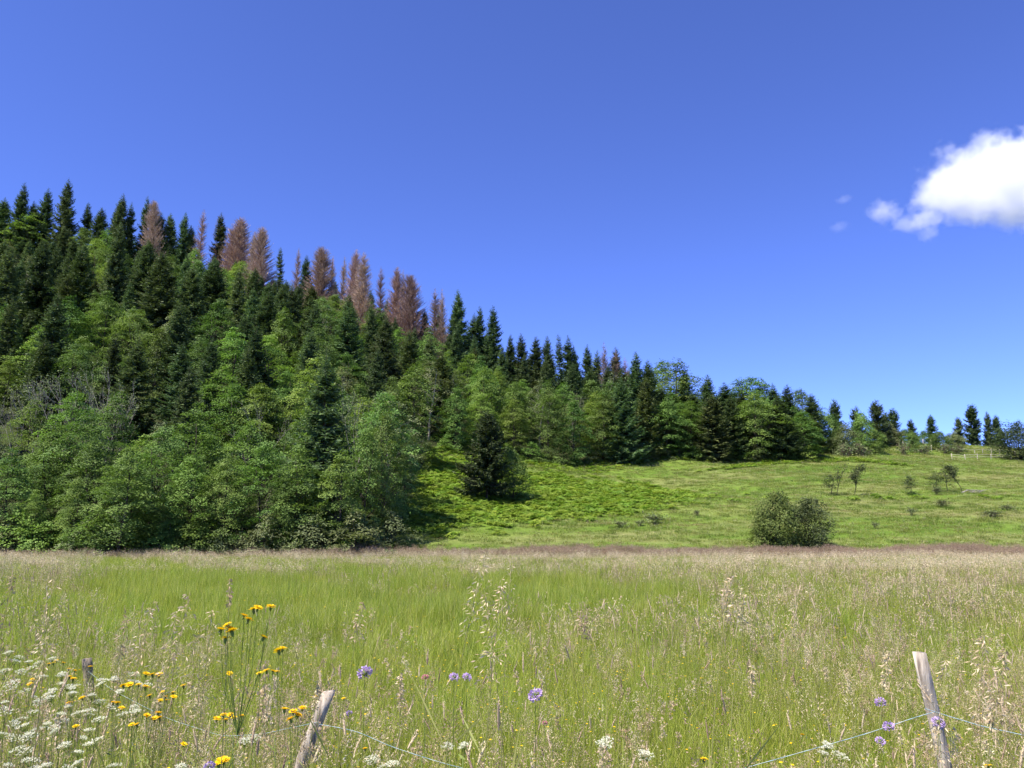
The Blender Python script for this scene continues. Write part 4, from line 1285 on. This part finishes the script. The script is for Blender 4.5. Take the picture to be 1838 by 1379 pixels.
GY_ = 'yellow hawksbeard among the grass'
YP = [
    ([(463, 1091, 0), (438, 1105, .02), (446, 1112, -.03), (455, 1094, .05), (408, 1122, 0), (397, 1130, .04), (416, 1133, 0), (405, 1146, .05), (413, 1128, 0), (474, 1144, 0), (486, 1089, .1)], 3.0, 'tall hawksbeard with many yellow heads at centre-left', 1.15),
    ([(508, 1164, 0), (500, 1168, .03)], 3.3, 'hawksbeard with a yellow pair right of the tall one', 1.1),
    ([(466, 1209, 0), (478, 1204, .1), (490, 1205, .1), (498, 1206, 0), (412, 1209, .1)], 3.8, 'hawksbeard with small yellow heads below the tall one', 1.0),
    ([(532, 1281, 0), (526, 1277, .03), (543, 1271, .02), (521, 1291, -.03), (511, 1273, .05), (536, 1284, 0)], 3.6, 'yellow hawksbeard cluster touching the left of the leaning post', 1.15),
    ([(263, 1210, 0), (273, 1211, .02), (285, 1211, .05)], 4.2, 'hawksbeard with a row of three yellow heads at left', 1.25),
    ([(221, 1231, 0), (232, 1229, .05), (249, 1229, 0), (262, 1233, .05)], 4.2, 'hawksbeard with four yellow heads low at left', 1.1),
    ([(329, 1231, 0)], 4.2, 'single yellow hawksbeard head right of the left flower patch', 1.0),
    ([(268, 1249, 0), (288, 1257, .02), (297, 1251, .05), (300, 1257, 0), (310, 1244, .1), (312, 1251, 0), (291, 1243, .1)], 4.2, 'bushy hawksbeard with seven heads in the left flower patch', .95),
    ([(203, 1261, 0), (211, 1262, .03), (218, 1271, 0)], 4.0, 'hawksbeard with three yellow heads among white umbels', 1.0),
    ([(264, 1284, 0), (277, 1290, .02), (286, 1289, .05), (284, 1280, .1)], 3.9, 'hawksbeard with four heads below the bushy one', 1.1),
    ([(236, 1301, 0), (245, 1301, .03)], 3.8, 'low hawksbeard pair in the left flower patch', .95),
    ([(136, 1304, 0)], 3.8, 'yellow hawksbeard head among white umbels at far left', 1.0), ([(147, 1253, 0), (125, 1262, .1)], 4.2, 'hawksbeard pair behind the white umbels at far left', 1.0),
    ([(96, 1190, 0), (88, 1192, .1), (101, 1186, .1), (114, 1190, 0), (124, 1201, .05), (135, 1204, 0)], 5.2, 'farther hawksbeard with many small heads at far left', 1.0),
    ([(59, 1220, 0), (54, 1228, .05)], 4.8, 'hawksbeard pair near the left picture edge', 1.0), ([(125, 1215, 0), (131, 1219, .03), (162, 1197, .1)], 4.6, 'hawksbeard beside the short dark post', 1.1),
    ([(405, 1292, 0), (401, 1283, .1), (434, 1285, 0), (413, 1283, .1), (390, 1290, 0), (420, 1288, .05)], 3.9, 'hawksbeard with six orange-yellow heads left of the leaning post', .95),
    ([(395, 1366, 0), (402, 1364, .02), (391, 1371, .03)], 3.3, 'hawksbeard at the bottom edge left of the leaning post', 1.2), ([(330, 1336, 0)], 3.6, 'lone yellow head low between the flower patch and post', 1.0),
    ([(655, 1344, 0)], 3.9, 'lone yellow head right of the leaning post', .9), ([(1264, 1363, 0)], 3.7, 'lone orange-yellow head at the bottom right of centre', 1.0), ([(617, 1254, 0), (569, 1250, .2)], 4.6, 'two small yellow heads just above the leaning post', .7),
    ([(1773, 1375, 0)], 3.8, 'orange-yellow head at the bottom right beyond the post', 1.1), ([(1440, 1319, 0)], 4.2, 'small orange head near the sagging twine', .7)]
for sp, Y, lab, sc in YP:
    flower('hawksbeard', HY, sp, Y, lab, 'yellow flower', GY_, HY, sc=sc)
GP = 'purple scabious among the grass'
for px, py, Y, lab, sc in [(655, 1208, 3.1, 'purple scabious above and right of the leaning post', 1.25), (815, 1216, 3.2, 'left of the two purple scabious standing together', 1.0), (838, 1216, 3.25, 'right of the two purple scabious standing together', .95),
                           (961, 1248, 3.1, 'purple scabious alone at bottom centre', 1.15), (1580, 1261, 3.6, 'topmost purple scabious left of the right post', 1.0), (1595, 1304, 3.6, 'purple scabious touching the twine left of the right post', 1.0),
                           (1580, 1331, 3.5, 'lowest purple scabious left of the right post', 1.0), (1684, 1297, 3.5, 'purple scabious in front of the right post', 1.05), (376, 1376, 3.2, 'purple scabious at the bottom edge left of the leaning post', 1.0),
                           (627, 1280, 3.8, 'small purple scabious bud beside the leaning post', .6)]:
    flower('scabious', HP, [(px, py, 0)], Y, lab, 'purple flower', GP, HP, sc=sc, leaves=3)
flower('clover', HK, [(763, 1216, 0)], 3.3, 'pink clover head between the purple scabious', 'pink flower', None, HK, sc=.7, leaves=3)
flower('clover', HK, [(978, 1298, 0)], 3.6, 'pink clover head below the lone purple scabious', 'pink flower', None, HK, sc=.5, leaves=3)
UM = [(15, 1172, 4.6), (35, 1180, 4.7), (70, 1190, 4.7), (93, 1182, 4.9), (10, 1203, 4.3), (38, 1206, 4.2), (112, 1210, 4.3), (20, 1230, 4.1), (48, 1240, 4.0), (75, 1215, 4.3), (110, 1228, 4.2), (135, 1232, 4.2), (130, 1245, 4.0),
      (185, 1221, 4.1), (205, 1219, 4.3), (240, 1211, 4.6), (248, 1226, 4.3), (165, 1249, 4.0), (90, 1253, 3.9), (8, 1262, 3.7), (60, 1278, 3.7), (85, 1300, 3.5), (95, 1306, 3.5), (140, 1280, 3.7), (160, 1276, 3.8), (205, 1270, 4.0),
      (25, 1300, 3.5), (5, 1318, 3.4), (110, 1283, 3.8), (55, 1365, 3.2), (30, 1345, 3.3), (140, 1370, 3.2), (80, 1375, 3.1), (170, 1330, 3.5), (15, 1375, 3.1), (65, 1255, 3.9), (115, 1338, 3.4), (55, 1320, 3.4), (205, 1375, 3.2), (160, 1312, 3.6),
      (455, 1325, 3.7), (240, 1270, 4.0), (325, 1377, 3.2)]
UM.sort()
for i, (px, py, Y) in enumerate(UM):
    lab = 'white flower umbel, %s from the left in the lower left flower patch' % ordw(i + 1)
    sp = [(px, py, 0)]
    for _ in range(1):
        sp.append((px + rng.normal(0, 17), py + abs(rng.normal(0, 9)) + 3, rng.normal(0, .06)))
    flower('umbel_plant', HU, sp, Y, lab, 'white flower', 'white umbels in the lower left', HU, 'umbel', .52, 8)
for px, py, Y, lab in [(1088, 1332, 3.6, 'white flower umbel at bottom centre'), (1485, 1338, 3.7, 'white flower umbel touching the sagging twine'), (1478, 1352, 3.6, 'white flower umbel just below the sagging twine'), (833, 1337, 3.6, 'small white umbel below the two purple scabious'),
                       (1155, 1352, 3.6, 'white flower umbel right of bottom centre'), (705, 1371, 3.4, 'white flower umbel at the bottom edge right of the leaning post'), (666, 1361, 3.5, 'white flower umbel close right of the leaning post'), (805, 1338, 3.8, 'faint white umbel left of the small one below the scabious')]:
    flower('umbel_plant', HU, [(px, py, 0), (px + rng.normal(0, 12), py + 5, .03)], Y, lab, 'white flower', 'white umbels along the bottom', HU, 'umbel', .55, 5)


# tall single grass stalks close to the lens
def tall_stalk(px, py, Y, lab, kind='nod', n=60, L_=.36, wd=.05, lean=.12, dirx=1, smat='seed', sl=.02, sw=.0055):
    tip = at(px, py, Y)
    bx = tip[0] - dirx * lean * 1.0
    z0 = float(terr(bx, Y)) - .02
    h = tip[2] - z0
    base = np.array([bx, Y, z0])
    root = empty('tall_grass_stalk', base)
    tag(root, lab, 'grass stalk', 'tall flowering grasses close by')
    e = tip - base
    t = np.linspace(0, 1, 10)
    pts = np.stack([e[0] * t ** 2.2, .03 * np.sin(t * 3), e[2] * t + 0 * t], 1)
    g = Geo(); g.tube(pts, np.linspace(.0024, .0009, 10), 5, 0, .5)
    for _ in range(3):
        q = rng.uniform(.2, .6); p0 = np.array([e[0] * q ** 2.2, 0, e[2] * q])
        d = unit(np.array([rng.normal(), rng.normal() * .5, 1.1])[None])
        g.rhombs(p0[None], d, unit(np.cross(d, [[0, 1, 0.]])), rng.uniform(.18, .34), .007, 0, .3)
    obj('stalk', g.mesh('stalk', [M['stalk']]), root)
    g = Geo()
    s = rng.random(n)
    zc = e[2] - L_ * s
    tq = zc / e[2]
    c_ = np.stack([e[0] * tq ** 2.2, .03 * np.sin(tq * 3), zc], 1)
    o_ = unit(rng.normal(size=(n, 3)) * [1, 1, .1])
    if kind == 'tuft':
        k_ = np.floor(s * 4) / 4 + .06
        zc = e[2] - L_ * k_; tq = zc / e[2]
        c_ = np.stack([e[0] * tq ** 2.2 + np.where(k_ > .7, .02, 0), .03 * np.sin(tq * 3), zc], 1) + rng.normal(0, .008, (n, 3))
        P_ = c_
    else:
        P_ = c_ + o_ * (wd * np.sin(np.clip(s, .05, 1) * 2.4) * rng.random(n))[:, None]
    g.rhombs(P_, unit(o_ * .6 + np.array([dirx * .2, 0, .15 if kind != 'nod' else -.35]) + rng.normal(0, .2, (n, 3))), rand_unit(n), sl * rng.uniform(.7, 1.2, n), sw, 0, None)
    for i in range(0, n, 3):
        g.tube(np.array([c_[i] - [0, 0, .02], P_[i]]), .0005, 3, 0, .6, cap=False)
    obj('seed_head', g.mesh('seed_head', [M[smat]]), root)['kind'] = 'stuff'


tall_stalk(872, 990, 2.9, 'tallest buff grass stalk reaching the far meadow edge at centre', n=110, L_=.30, wd=.035, lean=-.18, dirx=-1)
tall_stalk(900, 1048, 2.9, 'dense buff grass plume just below the tallest stalk', n=150, L_=.34, wd=.07, lean=-.08, dirx=-1)
tall_stalk(918, 1003, 3.1, 'faint buff grass stalk right of the tallest one', n=40, L_=.2, wd=.03, lean=-.05, dirx=-1)
tall_stalk(870, 1062, 3.0, 'arching grass plume left of the dense central one', n=90, L_=.25, wd=.06, lean=.1, dirx=-1)
tall_stalk(1312, 1037, 2.6, 'knotted grass head hanging over the right meadow', 'tuft', 110, .16, lean=-.12, dirx=-1, sl=.016, sw=.007)
tall_stalk(1335, 1066, 2.7, 'lower knotted grass head right of the hanging one', 'tuft', 70, .12, lean=-.10, dirx=-1, sl=.016, sw=.007)
tall_stalk(1808, 1160, 2.4, 'thick arching grass head near the right edge', n=130, L_=.22, wd=.02, lean=-.16, dirx=-1, sl=.02)
tall_stalk(1765, 1140, 2.6, 'pale feathery grass plume right of the right post', n=130, L_=.34, wd=.07, lean=-.06, dirx=-1)
tall_stalk(1700, 1185, 2.7, 'olive grass plume overlapping the right post', n=130, L_=.34, wd=.05, lean=-.1, dirx=-1)
tall_stalk(22, 1035, 3.0, 'slim grass stalk near the left edge of the meadow', n=70, L_=.25, wd=.03, lean=-.1, dirx=-1, smat='seed_p')
tall_stalk(95, 1030, 3.0, 'faint grass plume right of the slim left stalk', n=70, L_=.3, wd=.05, lean=.03)
tall_stalk(118, 1066, 2.9, 'arching plume above the white flower patch', n=90, L_=.3, wd=.04, lean=-.22, dirx=-1)
tall_stalk(228, 1105, 3.0, 'dark bent grass stalk above the flower patch', n=50, L_=.15, wd=.02, lean=-.1, dirx=-1, smat='seed_p')
tall_stalk(270, 1090, 3.0, 'grass plume left of the tall hawksbeard', n=90, L_=.24, wd=.05, lean=-.12, dirx=-1)
tall_stalk(315, 1098, 3.0, 'upright grass plume close left of the tall hawksbeard', n=80, L_=.24, wd=.04, lean=.06)
tall_stalk(412, 1038, 2.9, 'dark narrow seed spike above the yellow hawksbeard', n=60, L_=.10, wd=.008, lean=0, smat='seed_p', sl=.012)
tall_stalk(340, 1062, 2.8, 'long plume arching left of the yellow hawksbeard', n=130, L_=.34, wd=.09, lean=-.12, dirx=-1)
tall_stalk(380, 1095, 2.9, 'feathery plume behind the yellow hawksbeard', n=150, L_=.36, wd=.10, lean=-.05, dirx=-1)
tall_stalk(652, 1080, 3.1, 'arching stalk above the leaning post', n=50, L_=.14, wd=.03, lean=-.12, dirx=-1, smat='seed_p')
tall_stalk(1046, 1112, 3.0, 'small dark seed head right of the central plume', 'tuft', 90, .07, lean=0, smat='seed_p')
tall_stalk(1350, 1195, 2.9, 'upright pink foxtail spike at lower right', n=110, L_=.10, wd=.010, lean=.03, smat='seed', sl=.014)
tall_stalk(572, 1220, 3.2, 'pink foxtail spike leaning over the leaning post', n=110, L_=.11, wd=.010, lean=.06, smat='seed', sl=.014)
tall_stalk(718, 1208, 3.0, 'buff foxtail spike right of the leaning post', n=110, L_=.12, wd=.011, lean=0, smat='seed', sl=.014)
tall_stalk(1595, 1170, 2.9, 'curved pale foxtail left of the right post', n=110, L_=.12, wd=.012, lean=-.1, dirx=-1, sl=.016)

# ------------------------------------------------------------------ clouds (real volumes far beyond the hill)
CL = at(1790, 330, 1500)


def cloud(name, label, parts, Y, dens, scale, thr=.0):
    """Closed hull round a few lobes; inside, density falls off from each lobe's centre and is torn by noise."""
    C3 = np.array([at(px, py, Y + dy) for px, py, r_, dy, fl in parts])
    rad = np.array([r_ * Y / F for px, py, r_, dy, fl in parts])
    cen = C3.mean(0)
    ext = np.max(np.abs(C3 - cen) + rad[:, None] * 1.35, 0)
    g = Geo()
    V = np.array([[sx, sy, sz] for sx in (-1, 1) for sy in (-1, 1) for sz in (-1, 1)]) * ext
    # lens-like hull (subdivided box pushed to an ellipsoid)
    la, lo = 10, 20
    VV, QQ = [], []
    for i in range(la + 1):
        th = math.pi * i / la
        for j in range(lo):
            ph = 2 * math.pi * j / lo
            VV.append([math.sin(th) * math.cos(ph), math.sin(th) * math.sin(ph), math.cos(th)])
    VV = np.array(VV); VV = np.sign(VV) * np.abs(VV) ** .55
    for i in range(la):
        for j in range(lo):
            QQ.append([i * lo + j, i * lo + (j + 1) % lo, (i + 1) * lo + (j + 1) % lo, (i + 1) * lo + j])
    me_ = nmesh(name, VV * ext * 1.02, [q[::-1] for q in QQ])
    m, N_, L_ = mk(name + '_vapour')
    tc_ = N_.new('ShaderNodeTexCoord')

    def vm(op, a, b_=None):
        q = N_.new('ShaderNodeVectorMath'); q.operation = op
        for s_, v in zip(q.inputs, (a, b_)):
            if v is None: continue
            if isinstance(v, (tuple, list)): s_.default_value = v
            else: L_.new(v, s_)
        return q

    def mm(op, a, b_=None, c_=None, clamp=False):
        q = N_.new('ShaderNodeMath'); q.operation = op; q.use_clamp = clamp
        for s_, v in zip(q.inputs, (a, b_, c_)):
            if v is None: continue
            if isinstance(v, (int, float)): s_.default_value = v
            else: L_.new(v, s_)
        return q.outputs[0]
    P_ = tc_.outputs['Object']
    nz = N_.new('ShaderNodeTexNoise'); nz.inputs['Scale'].default_value = scale; nz.inputs['Detail'].default_value = 6; nz.inputs['Roughness'].default_value = .62
    L_.new(P_, nz.inputs['Vector'])
    acc = None
    for c3, r_, pt in zip(C3 - cen, rad, parts):
        d = vm('SUBTRACT', P_, c3.tolist())
        d = vm('MULTIPLY', d.outputs[0], (1, 1, pt[4]))
        ln = vm('LENGTH', d.outputs[0]).outputs['Value']
        f = mm('SUBTRACT', 1.0, mm('DIVIDE', ln, float(r_)))
        acc = f if acc is None else mm('SMOOTH_MAX', acc, f, .15)
    n0 = mm('MULTIPLY', mm('SUBTRACT', nz.outputs['Fac'], .52), 1.9)
    v = mm('ADD', acc, n0)
    v = mm('MULTIPLY', mm('SUBTRACT', v, thr), 2.2, None, True)
    v = mm('MULTIPLY', v, dens)
    pv = N_.new('ShaderNodeVolumePrincipled')
    pv.inputs['Color'].default_value = (.985, .985, .99, 1)
    pv.inputs['Anisotropy'].default_value = 0.0
    L_.new(v, pv.inputs['Density'])
    o_ = N_.new('ShaderNodeOutputMaterial'); L_.new(pv.outputs[0], o_.inputs['Volume'])
    me_.materials.append(m)
    ob = obj(name, me_); ob.location = cen.tolist()
    tag(ob, label, 'cloud', 'clouds in the blue sky')


if True:
    cloud('cloud', 'large white cumulus cloud cut by the right edge of the sky',
          [(1700, 350, 64, 0, 1.1), (1738, 326, 78, 10, 1.05), (1790, 312, 86, 0, 1.1), (1850, 315, 98, 20, 1.15), (1930, 322, 110, 0, 1.15), (1760, 362, 66, -15, 1.5), (1830, 368, 70, 0, 1.5), (1900, 372, 80, 0, 1.5)], 1500, .018, .028)
    cloud('cloud', 'small round white puff left of the large cloud', [(1583, 379, 30, 0, 1.2), (1600, 385, 22, 0, 1.5)], 1500, .012, .05, .05)
    cloud('cloud', 'thin white wisp hanging below the left end of the large cloud', [(1630, 402, 34, 0, 1.8), (1660, 395, 32, 0, 1.2), (1668, 418, 20, 0, 1.0)], 1500, .010, .05, .05)
    cloud('cloud', 'faint upper cloud scrap in the sky left of the clouds', [(1515, 358, 16, 0, 1.8)], 1500, .005, .06, .0)
    cloud('cloud', 'faint lower cloud scrap in the sky left of the clouds', [(1506, 407, 18, 0, 1.6)], 1500, .004, .06, .0)
